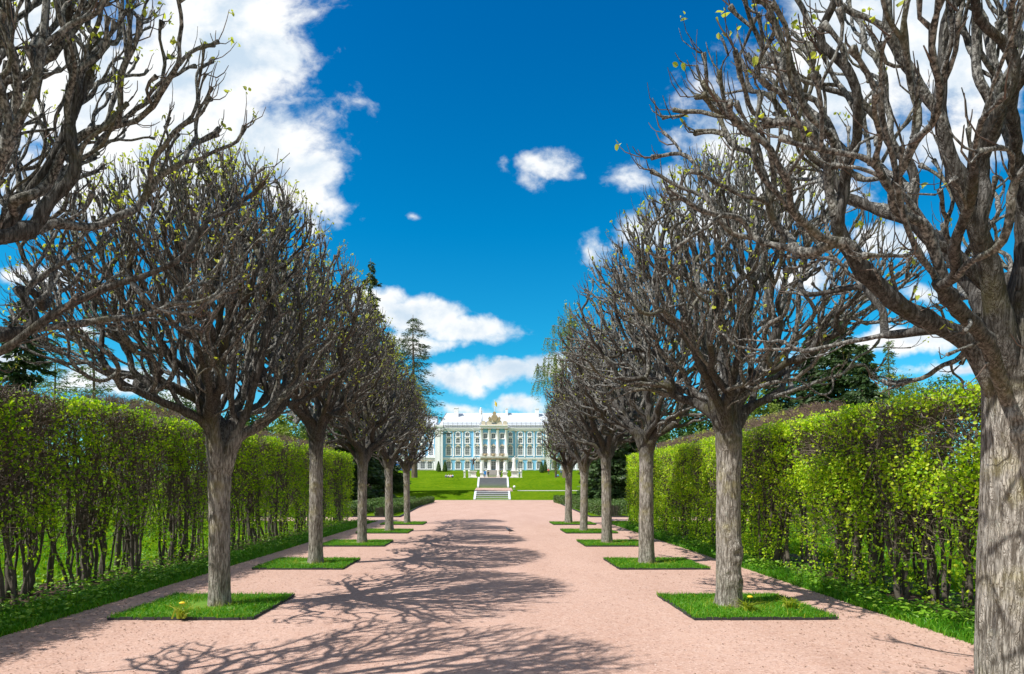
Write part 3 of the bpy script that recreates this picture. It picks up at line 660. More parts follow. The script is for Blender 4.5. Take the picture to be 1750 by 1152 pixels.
# ------------------------------------------------------------------ hedges
def hedge(name, label, xs, inner, face, back, y0, y1, h, nst, ntw, nlv, seed, leaf, open_=.55, twm=None, sz=(.05, .075), topbrown=.6):
    """inner: +1 when the path lies on the +X side. xs: line of stems, face/back: x of the two clipped faces"""
    rng = np.random.default_rng(seed); t = thing(name, label, 'hedge', (xs, (y0+y1)/2, 0)); ym = (y0+y1)/2
    def loc(P): return np.asarray(P)-[xs, ym, 0]
    lo, hi = min(face, back), max(face, back)
    sy = y0+(y1-y0)*((np.arange(nst)+rng.uniform(.1, .9, nst))/nst)**1.25
    TW = []
    for k in range(nst):
        mb = MB(); y = sy[k]; x = min(hi-.12, max(lo+.12, xs+rng.normal()*.26)); nb = rng.integers(2, 5)
        for b in range(nb):
            bx, by = x+rng.normal()*.07, y+rng.normal()*.09; r0 = rng.uniform(.018, .040)*(1.25 if b == 0 else .8); top = h*rng.uniform(.72, .97)
            lx, ly = rng.normal()*.13, rng.normal()*.22; n = 13; pts = []; wx = wy = 0
            for i in range(n):
                q = i/(n-1); wx += rng.normal()*.022; wy += rng.normal()*.026
                pts.append((min(hi-.1, max(lo+.1, bx+lx*q+wx)), by+ly*q+wy, -.03+top*q))
            rd = [r0*(1-.62*i/(n-1))*(1+.12*rng.normal()) for i in range(n)]
            tube(mb, loc(pts), np.abs(rd), 7)
            for f in range(4):
                i = int(rng.integers(3, 10)); p = np.array(pts[i]); dy = rng.normal()*.35; dx = rng.normal()*.22; q2 = []
                for s in range(6):
                    q = s/5; q2.append((min(hi-.05, max(lo+.05, p[0]+dx*q+rng.normal()*.015)), p[1]+dy*q+rng.normal()*.02, p[2]+(min(h*.96, p[2]+rng.uniform(.6, 1.1))-p[2])*q))
                tube(mb, loc(q2), np.linspace(rd[i]*.6, .005, 6), 5)
        mb.build('stem', M['hedge_stem'], t, True)
    # clipped twig mass
    n = ntw; u = rng.uniform(0, 1, n); y = y0+(y1-y0)*u**1.35
    z = h*(1-(1-rng.uniform(0, 1, n)**.62)*.78); fz = rng.uniform(0, 1, n)
    d = rng.uniform(0, 1, n)**1.3*.45; x = np.where(fz < .62, face-inner*d, np.where(fz < .85, rng.uniform(lo, hi, n), back+inner*d))
    tp = fz >= .62; z = np.where(tp & (fz < .85), h-d*.7, z)
    bul = np.array([mnoise.noise(Vector((7.1*seed, a*.8, b*.9))) for a, b in zip(y, z)])*.09
    zt = np.array([mnoise.noise(Vector((3.3*seed, a*.9, 5)))*.07 for a in y])
    A = np.stack([x-inner*.12+inner*bul, y, np.minimum(z, h)-.1+zt], 1)
    dv = rng.normal(size=(n, 3))*.6+[0, 0, .75]; dv[:, 0] += inner*.55*(fz < .62)-inner*.4*(fz > .85); dv = unit(dv)
    ln = rng.uniform(.08, .30, n)[:, None]; mid = A+dv*ln*.5+rng.normal(size=A.shape)*.018; en = mid+unit(dv+rng.normal(size=A.shape)*.4)*ln*.5
    en[:, 0] = np.clip(en[:, 0], lo-.06, hi+.06); en[:, 2] = np.minimum(en[:, 2], h+.05+rng.uniform(-.03, .05, n))
    rw = rng.uniform(.0025, .006, n); mb = MB(); twigs(mb, loc(np.stack([A, mid, en], 1)), np.stack([rw*1.5, rw, rw*.6], 1))
    mb.build('twigs', twm or M['hedge_twig'], t)
    # leaves in clumps that follow the twig ends
    if nlv:
        nc = nlv//5; u = rng.uniform(0, 1, nc*3); y = y0+(y1-y0)*u**1.45; fz = rng.uniform(0, 1, nc*3); d = np.abs(rng.normal(size=nc*3))*.16
        z = rng.uniform(.1, h, nc*3); x = np.where(fz < .66, face-inner*d, np.where(fz < .84, rng.uniform(lo, hi, nc*3), back+inner*d)); z = np.where((fz >= .66) & (fz < .84), h-d*.8, z)
        dens = np.array([.46+1.1*mnoise.noise(Vector((a*1.1, b*1.5, seed)))+1.1*mnoise.noise(Vector((a*3.7, b*3.9, seed))) for a, b in zip(y, z)])
        far = np.clip((y-y0)/(y1-y0), 0, 1); lowo = np.clip((z-.5)/(h*.5), 0, 1)**.9
        dens = dens*(open_+(1-open_)*lowo+far*.35)-topbrown*np.clip((z-h*.78)/(h*.22), 0, 1)*(.7-far*.6)
        dens = dens-.38*np.clip(1-(y-y0-3)/9, 0, 1)*np.clip(1-z/(h*.8), 0, 1)
        keep = rng.uniform(0, 1, nc*3) < np.clip(dens+.12, 0.03, 1); Cc = np.stack([x, y, z], 1)[keep][:nc]
        bul = np.array([mnoise.noise(Vector((7.1*seed, a*.8, b*.9))) for a, b in zip(Cc[:, 1], Cc[:, 2])])*.09; Cc[:, 0] += inner*bul
        Lp = np.repeat(Cc, 5, axis=0)+rng.normal(size=(len(Cc)*5, 3))*.045
        nr = np.zeros_like(Lp); nr[:, 0] = inner*.6
        mb = MB(); leaves(mb, loc(Lp), rng.uniform(sz[0]*.6, sz[1], len(Lp))*(1+.25*(Lp[:, 1]/25)), rng, nr, .45, .7, asp=.95); mb.build('leaves', leaf, t)
    return t
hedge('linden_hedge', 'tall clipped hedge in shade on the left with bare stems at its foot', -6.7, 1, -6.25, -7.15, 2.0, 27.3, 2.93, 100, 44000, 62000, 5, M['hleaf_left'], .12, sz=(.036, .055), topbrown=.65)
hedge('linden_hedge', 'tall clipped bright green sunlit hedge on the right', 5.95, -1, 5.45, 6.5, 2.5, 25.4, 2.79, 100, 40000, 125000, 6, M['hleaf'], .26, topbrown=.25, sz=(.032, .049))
hedge('brown_hedge', 'bare brown tall hedge standing behind the left green hedge', -13.4, 1, -12.9, -14.2, 21, 50, 4.75, 30, 26000, 3000, 7, M['bud'], .5, M['brown_twig'])
hedge('brown_hedge', 'bare brown tall hedge standing behind the right green hedge', 13.4, -1, 12.9, 14.2, 25, 50, 5.0, 30, 26000, 3000, 8, M['bud'], .5, M['brown_twig'])
# low clipped hedges of the parterre
def low_hedge(x, y0, y1, wd, h, seed, label, m_, tw=.3, g=None):
    rng = np.random.default_rng(seed); t = thing('low_hedge', label, 'hedge', (x, (y0+y1)/2, 0), 0, g); L = (y1-y0)
    n = int(L*520); f = rng.uniform(0, 1, n); X = np.where(f < .35, -wd/2, np.where(f < .7, wd/2, rng.uniform(-wd/2, wd/2, n))); Z = np.where(f < .7, rng.uniform(.03, h, n), h)
    P = np.stack([X, rng.uniform(-L/2, L/2, n), Z], 1)+rng.normal(size=(n, 3))*.03
    mb = MB(); leaves(mb, P, rng.uniform(.05, .10, n), rng, up=.5, asp=.8); mb.build('leaves', m_, t)
    n = int(L*160); A = np.stack([rng.uniform(-wd/2, wd/2, n), rng.uniform(-L/2, L/2, n), np.zeros(n)], 1); E = A+np.stack([rng.normal(size=n)*.05, rng.normal(size=n)*.08, rng.uniform(.7, 1.02, n)*h], 1)
    mb = MB(); twigs(mb, np.stack([A, (A+E)/2, E], 1), np.full((n, 3), .008)); mb.build('twigs', M['hedge_stem'], t)
for i, (a, b) in enumerate(((-5.9, 'beside the gravel'), (-7.6, 'in the middle'), (-9.3, 'farthest from the gravel'))):
    low_hedge(a, 31.5, 57, .55, .5, 60+i, 'low clipped dark green hedge of the left parterre, %s' % b, M['box'], g='low parterre hedges')
for i, (a, b) in enumerate(((6.0, 'beside the gravel'), (7.6, 'in the middle'), (9.2, 'farthest from the gravel'))):
    low_hedge(a, 31.5, 57, 1.0, .6, 70+i, 'low twiggy hedge of the right parterre, %s' % b, M['box'], g='low parterre hedges')
def edging_strip(pts, label):
    mb = MB()
    for (xa, ya), (xb, yb) in zip(pts[:-1], pts[1:]):
        d = Vector((xb-xa, yb-ya, 0)).normalized(); nrm = Vector((-d.y, d.x, 0))*.03
        V = [(xa-nrm.x, ya-nrm.y, -.02), (xb-nrm.x, yb-nrm.y, -.02), (xb+nrm.x, yb+nrm.y, -.02), (xa+nrm.x, ya+nrm.y, -.02)]; V += [(a, b, .07) for a, b, c in V]
        mb.add(V, [(4, 5, 6, 7), (0, 1, 5, 4), (1, 2, 6, 5), (2, 3, 7, 6), (3, 0, 4, 7)])
    tag(mb.build('lawn_edging', M['edging']), label, 'edging')
edging_strip([(-12, 30.42), (-4.7, 30.42), (-6.2, 59)], 'dark edging around the left parterre lawn')
edging_strip([(12, 30.42), (4.75, 30.42), (5.8, 59)], 'dark edging around the right parterre lawn')
# ------------------------------------------------------------------ tall trees behind
def conifer(x, y, top, rad, zlow, label, seed, mt, name='spruce_tree', dens=1.0, droop=.25, power=1.0, blade=.28, bare=0.0, base=None, tr=.22, cat='tree', wsp=.35, thick=1.0):
    rng = np.random.default_rng(seed); z0 = gz(y) if base is None else base
    t = thing(name, label, cat, (x, y, z0)); H = top-z0
    mb = MB(); n = 14; cx = np.cumsum(rng.normal(size=n)*.012*H/10); tube(mb, [(cx[i], 0, H*i/(n-1)-.1) for i in range(n)], [tr*(1-.93*i/(n-1)) for i in range(n)], 9); mb.build('trunk', M['treebark'], t, True)
    bb = MB(); lv = []; z = zlow; k = 0
    while z < H*.985:
        q = (z-zlow)/(H-zlow); Rz = rad*(1-q)**power*(1+.1*math.sin(q*9))+.12
        for j in range(rng.integers(3, 6)):
            if rng.uniform() < bare: continue
            a = rng.uniform(0, 6.283); L = Rz*rng.uniform(.6, 1.12); m_ = 7; tx = np.interp(z, [H*i/(n-1) for i in range(n)], cx)
            s = np.linspace(0, 1, m_); zz = z+L*(.12*s-droop*s*s*1.6+.18*droop*s**4*3); wob = np.cumsum(rng.normal(size=m_)*.03*L)
            pts = np.stack([tx+np.cos(a)*L*s-np.sin(a)*wob*.5, np.sin(a)*L*s+np.cos(a)*wob*.5, zz], 1)
            tube(bb, pts, np.linspace(max(.015, tr*.16*(1-q)), .01, m_), 4)
            nb = int(L*30*dens)+5; ss = rng.uniform(.12, 1, nb)**.75; C_ = np.stack([np.interp(ss, s, pts[:, c]) for c in range(3)], 1)
            wd = wsp*L*.5*(1-ss*.6); off = rng.normal(size=(nb, 3))*np.stack([wd, wd, .1+.06*L+0*wd], 1); lv.append(C_+off*[.8, .8, .5]-[0, 0, .06])
        z += rng.uniform(.6, 1.3)*(.28+.03*H/4)*(1-.45*q)
    bb.build('branches', M['treebark'], t, True)
    P = np.concatenate(lv); N = len(P); mb = MB()
    # needle sprays: narrow blades pointing outwards and down
    out = unit(P*[1, 1, 0]+rng.normal(size=P.shape)*.6*np.array([1, 1, .4])+[0, 0, -.25-droop]); L = blade*rng.uniform(.6, 1.3, N)[:, None]
    sd = unit(np.cross(out, rng.normal(size=P.shape)))*L*.16*thick; V = np.stack([P-sd*.5, P+sd*.5, P+out*L*.5+sd, P+out*L, P+out*L*.5-sd], 1).reshape(-1, 3)
    i = np.arange(N)[:, None]*5; mb.add(V, i+np.array([0, 1, 2, 4]), i+np.array([4, 2, 3])); mb.build('needles', mt, t)
    return t
def broadleaf(x, y, top, rad, zlow, label, seed, mt, name='broadleaf_tree', nlf=9000, weep=0, lsz=.22, tr=.3, nat=260, sp=.5, kk=.45):
    rng = np.random.default_rng(seed); z0 = gz(y); t = thing(name, label, 'tree', (x, y, z0)); H = top-z0
    sc = H/10
    lim = [[(0, 0, zlow*.8), (math.cos(a)*rad*.2, math.sin(a)*rad*.2, zlow+sc*.8), (math.cos(a)*rad*.45, math.sin(a)*rad*.45, zlow+(H-zlow)*.35)] for a in rng.uniform(0, 6.28, 4)]
    lim.append([(0, 0, zlow*.8), (rng.normal()*.2, rng.normal()*.2, zlow+(H-zlow)*.4), (rng.normal()*.3, rng.normal()*.3, zlow+(H-zlow)*.8)])
    env = (zlow+(H-zlow)*.42, H, zlow, rad)
    P, par, D = spacecol(rng, lim, env, nat, ysc=1, inert=.35, shell=.42, step=.3*sc**.5, kill=kk, infl=3*sc, upb=.15, jit=.35, iters=80)
    mb = MB(); tube(mb, [(0, 0, -.1), (0, 0, zlow*.5), (0, 0, zlow*.85)], [tr*1.15, tr*.95, tr*.8], 12, cap=False); mb.build('trunk', M['treebark'], t, True)
    mb = MB(); r, tips = branches_from(mb, P, par, rng, .012*sc, 2.2, tr*.7, 4)
    thin = np.where(r < .05*sc)[0]; src = rng.choice(thin, nlf); A = P[src]
    if weep:
        ns = nlf//14; A0 = P[rng.choice(thin, ns)]; ln = rng.uniform(.3, 1, ns)*weep; dr = rng.normal(size=(ns, 3))*.12; dr[:, 2] = -1
        pts = np.stack([A0, A0+dr*ln[:, None]*.5+unit(A0*[1, 1, 0])*.2, A0+dr*ln[:, None]], 1); twigs(mb, pts, np.full((ns, 3), .012))
        q = rng.uniform(0, 1, (ns, 14, 1)); A = (A0[:, None]+(dr*ln[:, None])[:, None]*q+unit(A0*[1, 1, 0])[:, None]*.25*q).reshape(-1, 3)+rng.normal(size=(ns*14, 3))*.08
    else:
        A = A+rng.normal(size=A.shape)*sp*sc*.5
    mb.build('branches', M['treebark'], t, True)
    mb = MB(); leaves(mb, A, rng.uniform(.6, 1.2, len(A))*lsz, rng, up=.4 if not weep else 0, asp=.7 if not weep else .4); mb.build('leaves', mt, t)
    return t
def px(p, Y): return (p-VX)/F*Y
def pz(p, Y): return EYE+(VY-p)/F*Y
conifer(px(633, 62), 62, pz(440, 62), 2.3, 6, 'tall narrow dark spruce rising above the left linden row', 101, M['spruce'], dens=1.5, droop=.35, power=.62, bare=.25, blade=.32)
broadleaf(px(652, 66), 66, pz(545, 66), 2.6, 5, 'bright green tree below the tall narrow spruce', 102, M['deep'], nlf=7000, nat=150)
conifer(px(708, 96), 96, pz(537, 96), 5.2, 6.5, 'thin ragged larch with grey trunk left of the palace', 103, M['pine'], 'larch_tree', .8, .22, .55, .4, .3, tr=.5, wsp=.5, thick=.6)
broadleaf(px(967, 98), 98, pz(500, 98), 6.2, 9, 'tall weeping tree with pale green leaves right of the palace', 104, M['birch'], 'weeping_tree', 15000, 3.2, .26, .5, 150, kk=1.4)
broadleaf(px(950, 120), 120, pz(715, 120), 4.0, 3.5, 'small weeping tree in front of the right palace wing', 105, M['birch'], 'weeping_tree', 4500, 3.0, .26, .2, 90, kk=1.0)
for k, (p, Y, tp, rad, lab) in enumerate([(1432, 58, 520, 4.2, 'dark spruce with the highest tip behind the right hedge'), (1475, 50, 585, 3.4, 'dark spruce right of the highest spruce behind the right hedge'), (1385, 64, 560, 3.6, 'dark spruce left of the highest spruce behind the right hedge'),
        (40, 50, 500, 3.8, 'dark spruce behind the left hedge at the left edge'), (-40, 46, 540, 3.6, 'dark spruce just outside the left edge'), (1330, 70, 610, 4.0, 'dark spruce low behind the second right linden')]):
    conifer(px(p, Y), Y, pz(tp, Y), rad, 1.5, lab, 110+k, M['spruce'], dens=1.5, droop=.25, power=.85, blade=.42, tr=.28, thick=1.2)
for k, (p, Y, tp, rad, lab) in enumerate([(160, 55, 500, 3.2, 'pale green larch behind the left hedge below the left near branches'), (255, 60, 560, 3.4, 'second pale green larch behind the left hedge beside the first'), (1520, 55, 575, 1.6, 'thin sparse larch standing against the sky behind the right hedge'), (95, 62, 560, 3, 'dull green larch between the left spruce and the pale larch')]):
    conifer(px(p, Y), Y, pz(tp, Y), rad, 3, lab, 130+k, M['larch'], 'larch_tree', .55, .12, .7, .3, .2, tr=.22, wsp=.7, thick=.8)
broadleaf(px(1540, 70), 70, pz(632, 70), 4.0, 3, 'yellow green bushy tree behind the right hedge', 141, M['pale'], nlf=9000, nat=150)
broadleaf(px(1607, 75), 75, pz(630, 75), 2.6, 3, 'small round green tree behind the right hedge', 142, M['deep'], nlf=7000, nat=120)
broadleaf(px(1490, 80), 80, pz(645, 80), 4.0, 3, 'pale green tree left of the bushy tree behind the right hedge', 143, M['pale'], nlf=7000, nat=120)
broadleaf(px(320, 75), 75, pz(655, 75), 4.5, 3, 'light green tree far behind the left hedge', 144, M['deep'], nlf=7000, nat=120)
broadleaf(px(20, 70), 70, pz(620, 70), 6, 3, 'broad green tree behind the dark left spruces', 145, M['deep'], nlf=9000, nat=150)
for k, (p, Y, tp, rad, m_, lab) in enumerate([(420, 62, 690, 3.6, 'deep', 'leafy tree behind the gap between the second and third left lindens'), (480, 70, 700, 4.0, 'pale', 'pale leafy tree behind the third left linden'), (545, 78, 708, 4.4, 'deep', 'leafy tree behind the fourth left linden'),
        (250, 64, 668, 3.8, 'pale', 'pale leafy tree behind the second left linden'), (1120, 66, 690, 4.0, 'deep', 'leafy tree behind the third right linden'), (1195, 60, 672, 3.8, 'deep', 'leafy tree left of the burred linden trunk beyond the hedge'), (1290, 62, 655, 3.8, 'pale', 'pale leafy tree right of the burred linden trunk beyond the hedge'), (1370, 72, 640, 4.2, 'deep', 'leafy tree below the dark spruces behind the right hedge')]):
    broadleaf(px(p, Y), Y, pz(tp, Y), rad, 1.5, lab, 170+k, M[m_], nlf=6500, nat=130, lsz=.3)
# darker trees closing the gaps between hedge ends and palace lawn
for k, (p, Y, tp, rad, lab) in enumerate([(1043, 45, 700, 1.6, 'dark yew close behind the end of the right hedge'), (1024, 58, 730, 2.0, 'dark yew beside the lawn right of the last lindens'), (1075, 52, 690, 2.4, 'dark yew behind the right hedge end, farther right'),
        (652, 66, 735, 2.2, 'dark yew beside the lawn left of the last lindens'), (618, 58, 720, 2.4, 'dark yew close behind the end of the left hedge'), (585, 54, 690, 2.6, 'dark yew behind the left hedge, farther left')]):
    conifer(px(p, Y), Y, pz(tp, Y), rad, .15, lab, 150+k, M['spruce'] if k != 1 else M['deep'], 'yew_tree', 3.0, .1, .45, .34, 0, tr=.15, thick=1.4, wsp=.6)
WORDS = ['first from the left', 'second from the left', 'third from the left', 'fourth from the left', 'fifth from the left', 'sixth from the left', 'fifth from the right', 'fourth from the right', 'third from the right', 'second from the right', 'last to the right']
k = 0
for side, x0, x1 in ((-1, -150, -42), (1, 36, 150)):
    for j in range(11):
        X = x0+(x1-x0)*j/10+rr.uniform(-3, 3); Y = rr.uniform(200, 235) if abs(X) > 60 else rr.uniform(262, 280); top = gz(Y)+rr.uniform(13, 19)
        broadleaf(X, Y, top, rr.uniform(6, 8), 2, '%s tree of the far wood %s of the palace, %s' % ('yellow green' if k % 3 == 0 else 'deep green', 'left' if side < 0 else 'right', WORDS[j]), 200+k, M['deep'] if k % 3 else M['pale'], nlf=2600, nat=70, lsz=.75, kk=2, tr=.4)['group'] = 'trees of the far wood on the %s' % ('left' if side < 0 else 'right'); k += 1
# ------------------------------------------------------------------ garden stairs
def stairs(name, label, cx, wd, y0, y1, n, z0, z1, cheek, mt, cw=.28, ch=.25, ctop=True):
    t = thing(name, label, 'stairs', (cx, y0, z0)); mb = MB(); d = (y1-y0)/n; h = (z1-z0)/n; mc = MB()
    for i in range(n):
        mb.box(-wd/2, wd/2, d*i, y1-y0+.3, (h*i if i else -.3), h*(i+1)-.075)
        mc.box(-wd/2-.0, wd/2, d*i-.04, d*(i+1)+.0, h*(i+1)-.072, h*(i+1))
    mb.build('risers', M['stone'], t); mc.build('treads', mt, t)
    for s in (-1, 1):
        mb = MB(); x = s*(wd/2+cw/2+.003)
        V = [(x-cw/2, -.15, -.2), (x+cw/2, -.15, -.2), (x+cw/2, y1-y0+.2, -.2), (x-cw/2, y1-y0+.2, -.2),
             (x-cw/2, -.15, .2), (x+cw/2, -.15, .2), (x+cw/2, y1-y0+.2, z1-z0+ch), (x-cw/2, y1-y0+.2, z1-z0+ch)]
        mb.add(V, [(3, 2, 1, 0), (4, 5, 6, 7), (0, 1, 5, 4), (1, 2, 6, 5), (2, 3, 7, 6), (3, 0, 4, 7)])
        if cheek: mb.build('side_wall', M['cheek'], t)
    return t
M['tread'] = simple('worn_stone_tread', (.50, .52, .55), .8, .15, 2)
M['cheek'] = simple('pale_stone_wall', (.60, .64, .68), .8, .12, 2)
M['tread2'] = simple('grey_stone_tread', (.30, .32, .34), .8, .2, 2)
stairs('garden_stairs', 'lower flight of dark garden steps with white side walls at the end of the gravel', -.24, 3.35, 62.6, 65.8, 5, 0, .92, True, M['tread'], cw=.22, ch=.06)
stairs('garden_stairs', 'upper flight of grey garden steps leading to the statues', -.2, 4.05, 88.2, 92.3, 9, 1.2, 2.7, True, M['tread2'], cw=.26, ch=.1)
stairs('garden_stairs', 'far pale steps rising towards the palace door', -.1, 3.0, 155.5, 167.5, 14, 3.5, 5.55, False, M['palestone'])
# ------------------------------------------------------------------ palace
PY = 250.0; S = PY/F
def X_(p): return (p-VX)*S
def Z_(p): return EYE+(VY-p)*S
pal = thing('palace', 'light blue and white baroque palace with pale roof at the end of the alley', 'palace', (0, PY, 0))
def part(name, m_, fn, smooth=False, parent=pal):
    mb = MB(); fn(mb); return mb.build(name, m_, parent, smooth)
GB = Z_(806.5)
part('wall', M['bluewall'], lambda b: (b.box(X_(757), X_(809), 0, 22, GB-1, Z_(733)), b.box(X_(877), X_(985), 0, 22, GB-1, Z_(733)), b.box(X_(809), X_(877), -.55, 22, GB-1, Z_(733)), b.box(X_(822), X_(867), -1.5, 0, Z_(782), Z_(729))))
part('side_wing', M['bluewall'], lambda b: b.box(X_(640), X_(743.9), 2, 20, GB-1, Z_(733)))
part('side_wing_cornice', M['white'], lambda b: (b.box(X_(639), X_(743.9), 1.5, 20.3, Z_(733), Z_(730)), b.box(X_(640), X_(743.9), 1.8, 1.999, Z_(784), Z_(780))))
part('side_wing_roof', M['roof'], lambda b: b.add([(X_(639), 1.6, Z_(730)), (X_(743.8), 1.6, Z_(730)), (X_(743.8), 20.2, Z_(730)), (X_(639), 20.2, Z_(730)), (X_(643), 11, Z_(706)), (X_(743.8), 11, Z_(706))], [(0, 1, 5, 4), (2, 3, 4, 5)], [(3, 0, 4), (1, 2, 5)]))
part('plinth', M['bluedark'], lambda b: (b.box(X_(757), X_(809), -.12, -.001, GB-1, Z_(802.5)), b.box(X_(877), X_(985), -.12, -.001, GB-1, Z_(802.5)), b.box(X_(809), X_(877), -.7, -.551, GB-1, Z_(802.5))))
part('corner_pavilion', M['white'], lambda b: (b.box(X_(744), X_(757), -1.6, 22, GB-1, Z_(730)), b.box(X_(743.5), X_(757.6), -1.9, 22, Z_(730), Z_(727)), b.box(X_(750), X_(753), -1.8, -1.6, GB, Z_(734)), b.box(X_(755), X_(757.3), -1.8, -1.6, GB, Z_(734))))
part('corner_pavilion', M['white'], lambda b: (b.box(X_(932), X_(940), -.5, 20, GB-1, Z_(730.3)),))
def cornice(b):
    for (a, c, y) in ((757.3, 809, 0), (877, 985, 0), (809, 877, -.55)):
        b.box(X_(a), X_(c), y-.18, y+.002 if y else y+.3, Z_(737), Z_(735.2)); b.box(X_(a)-.1, X_(c)+.1, y-.42, 1, Z_(735.2), Z_(732.6)); b.box(X_(a)-.2, X_(c)+.2, y-.6, 1, Z_(732.6), Z_(731.2))
        b.box(X_(a), X_(c), y-.28, y-.001, Z_(784), Z_(781.8)); b.box(X_(a), X_(c), y-.14, y-.002, Z_(786), Z_(784))
part('cornice', M['white'], cornice)
def balus(b):
    for (a, c, y) in ((758, 822, -.4), (867, 985, -.4)):
        b.box(X_(a), X_(c), y-.06, y+.06, Z_(723.6), Z_(722.8)); b.box(X_(a), X_(c), y-.06, y+.06, Z_(731.1), Z_(730.4)); b.box(X_(a), X_(c), y-.04, y+.04, Z_(727.3), Z_(726.9))
        k = a
        while k < c: b.box(X_(k)-.09, X_(k)+.09, y-.1, y+.1, Z_(731.1), Z_(722)); k += 8
        k = a
        while k < c: b.box(X_(k)-.03, X_(k)+.03, y-.03, y+.03, Z_(730.4), Z_(723.5)); k += 1.6
part('balustrade', M['rail'], balus)
part('parapet', M['white'], lambda b: (b.box(X_(757.6), X_(822), .1, .5, Z_(731.1), Z_(726)), b.box(X_(867), X_(985), .1, .5, Z_(731.1), Z_(726))))
def roof(b):
    for xa, xb, z0, z1 in ((X_(746), X_(985), Z_(731), Z_(705.8)),):
        y0, y1, ym = .8, 21, 10.9; ze = z0
        zr = EYE+(VY-705.8)*(PY+ym)/F
        V = [(xa, y0, ze), (xb, y0, ze), (xb, y1, ze), (xa, y1, ze), (xa+3.2, ym, zr), (xb-3, ym, zr)]
        b.add(V, [(0, 1, 5, 4), (2, 3, 4, 5)], [(3, 0, 4), (1, 2, 5)])
rf = part('roof', M['roof'], roof)
part('roof_seams', M['rail'], lambda b: tube(b, [(X_(746), .7, Z_(731)), (X_(746)+3.2, 10.9, EYE+(VY-705.4)*(PY+10.9)/F)], [.12, .12], 6), parent=rf)
for (a, c, t_, bt, yy, sy) in ((775.5, 783.5, 697.5, 712, 8, 1.6), (863.5, 868, 698.5, 709, 9, 1.3), (915, 921, 699, 710, 8, 1.5)):
    k = (PY+yy)/PY
    part('chimney', M['white'], lambda b: (b.box(X_(a)*k, X_(c)*k, yy, yy+sy, Z_(bt), EYE+(VY-t_)*(PY+yy)/F), b.box(X_(a)*k-.15, X_(c)*k+.15, yy-.15, yy+sy+.15, EYE+(VY-t_)*(PY+yy)/F, EYE+(VY-t_+1)*(PY+yy)/F)), parent=rf)
# windows: one of each kind, then copied
def arch(cx, w_, zb, zt, rise, n=9):
    pts = [(cx-w_/2, zb), (cx+w_/2, zb)]
    for i in range(n+1):
        a = math.pi*i/n; pts.append((cx+w_/2*math.cos(a), zt-rise+rise*math.sin(a)))
    return pts
def window(kind, w_, h, rise=0):
    p = thing.__call__ if 0 else None
    mb = MB(); mb.prism(arch(0, w_, 0, h, rise) if rise else [(-w_/2, 0), (w_/2, 0), (w_/2, h), (-w_/2, h)], -.06, -.004); win = mb.build('window', M['glass'], pal)
    fb = MB(); fw = .40*min(1, w_/1.2)
    fb.box(-w_/2-fw, -w_/2, -.2, -.003, -.25, h-rise*.6); fb.box(w_/2, w_/2+fw, -.2, -.003, -.25, h-rise*.6); fb.box(-w_/2-fw-.12, w_/2+fw+.12, -.3, -.202, -.4, -.12); fb.box(-w_/2, w_/2, -.2, -.003, -.25, 0)
    n = 12; top = []
    for i in range(n+1):
        a = math.pi*i/n; top.append((math.cos(a), math.sin(a)))
    rz = max(rise, .12)
    for (c0, s0), (c1, s1) in zip(top[:-1], top[1:]):
        A = [(w_/2*c0, h-rise+rise*s0), (w_/2*c1, h-rise+rise*s1), ((w_/2+fw)*c1, h-rise+(rz+fw)*s1), ((w_/2+fw)*c0, h-rise+(rz+fw)*s0)]
        fb.prism(A, -.2, -.003)
    m_ = max(.05, .07)
    fb.box(-m_/2, m_/2, -.11, -.062, 0, h); rows_ = {'tall': 5, 'ground': 4, 'small': 2, 'oval': 0}[kind]
    for k in range(1, rows_): fb.box(-w_/2, w_/2, -.105, -.062, h*k/rows_-m_/2, h*k/rows_+m_/2)
    if kind in ('tall', 'ground'):
        for q in (-.25, .25): fb.box(w_*q-.02, w_*q+.02, -.1, -.062, 0, h-rise*.7)
    fb.build('frame', M['white'], win)
    if kind in ('tall', 'ground', 'oval'):
        ob = MB(); zt = h+.12
        pts = [(-w_*.62, zt), (-w_*.45, zt+.35), (-w_*.2, zt+.45), (0, zt+.85), (w_*.2, zt+.45), (w_*.45, zt+.35), (w_*.62, zt), (w_*.3, zt-.05), (0, zt-.32), (-w_*.3, zt-.05)]
        if kind == 'oval': pts = [(a*.6, -.75+(b-zt)*.5) for a, b in pts]
        ob.prism(pts, -.36, -.203); ob.build('ornament', M['cream'], win)
    return win
def cp(win, x, y, z):
    o = copy_tree(win, pal); o.location = (x, y, z); return o
W = {'ground': window('ground', 1.75, (801-788.5)*S, .75), 'tall': window('tall', 1.7, (777-762)*S, .8), 'small': window('small', 1.45, (756.5-749)*S), 'oval': window('oval', 1.3, (745.5-739)*S, .75)}
used = set()
def wput(kind, p, y, zpx):
    if kind not in used: used.add(kind); o = W[kind]; o.location = (X_(p), y, Z_(zpx))
    else: cp(W[kind], X_(p), y, Z_(zpx))
for p in (766.8, 782.7, 798.8, 816.2, 872, 889.3, 905.2, 921.3, 947, 963, 979):
    y = -.55 if 809 < p < 877 else 0
    wput('ground', p, y, 801); wput('tall', p, y, 777.5); wput('small', p, y, 757); wput('oval', p, y, 745.5)
for p in (656, 672, 688, 704, 720, 736):
    wput('tall', p, 2, 777.5); wput('small', p, 2, 757); wput('oval', p, 2, 745.5)
for p in (829.4, 843.3, 858.2):
    wput('tall', p, -1.5, 777.5); wput('small', p, -1.5, 749.5)
    if p != 843.3: wput('ground', p, -.55, 801)
part('door', M['glass'], lambda b: (b.box(X_(840), X_(846.6), -.62, -.553, Z_(803), Z_(789)),))
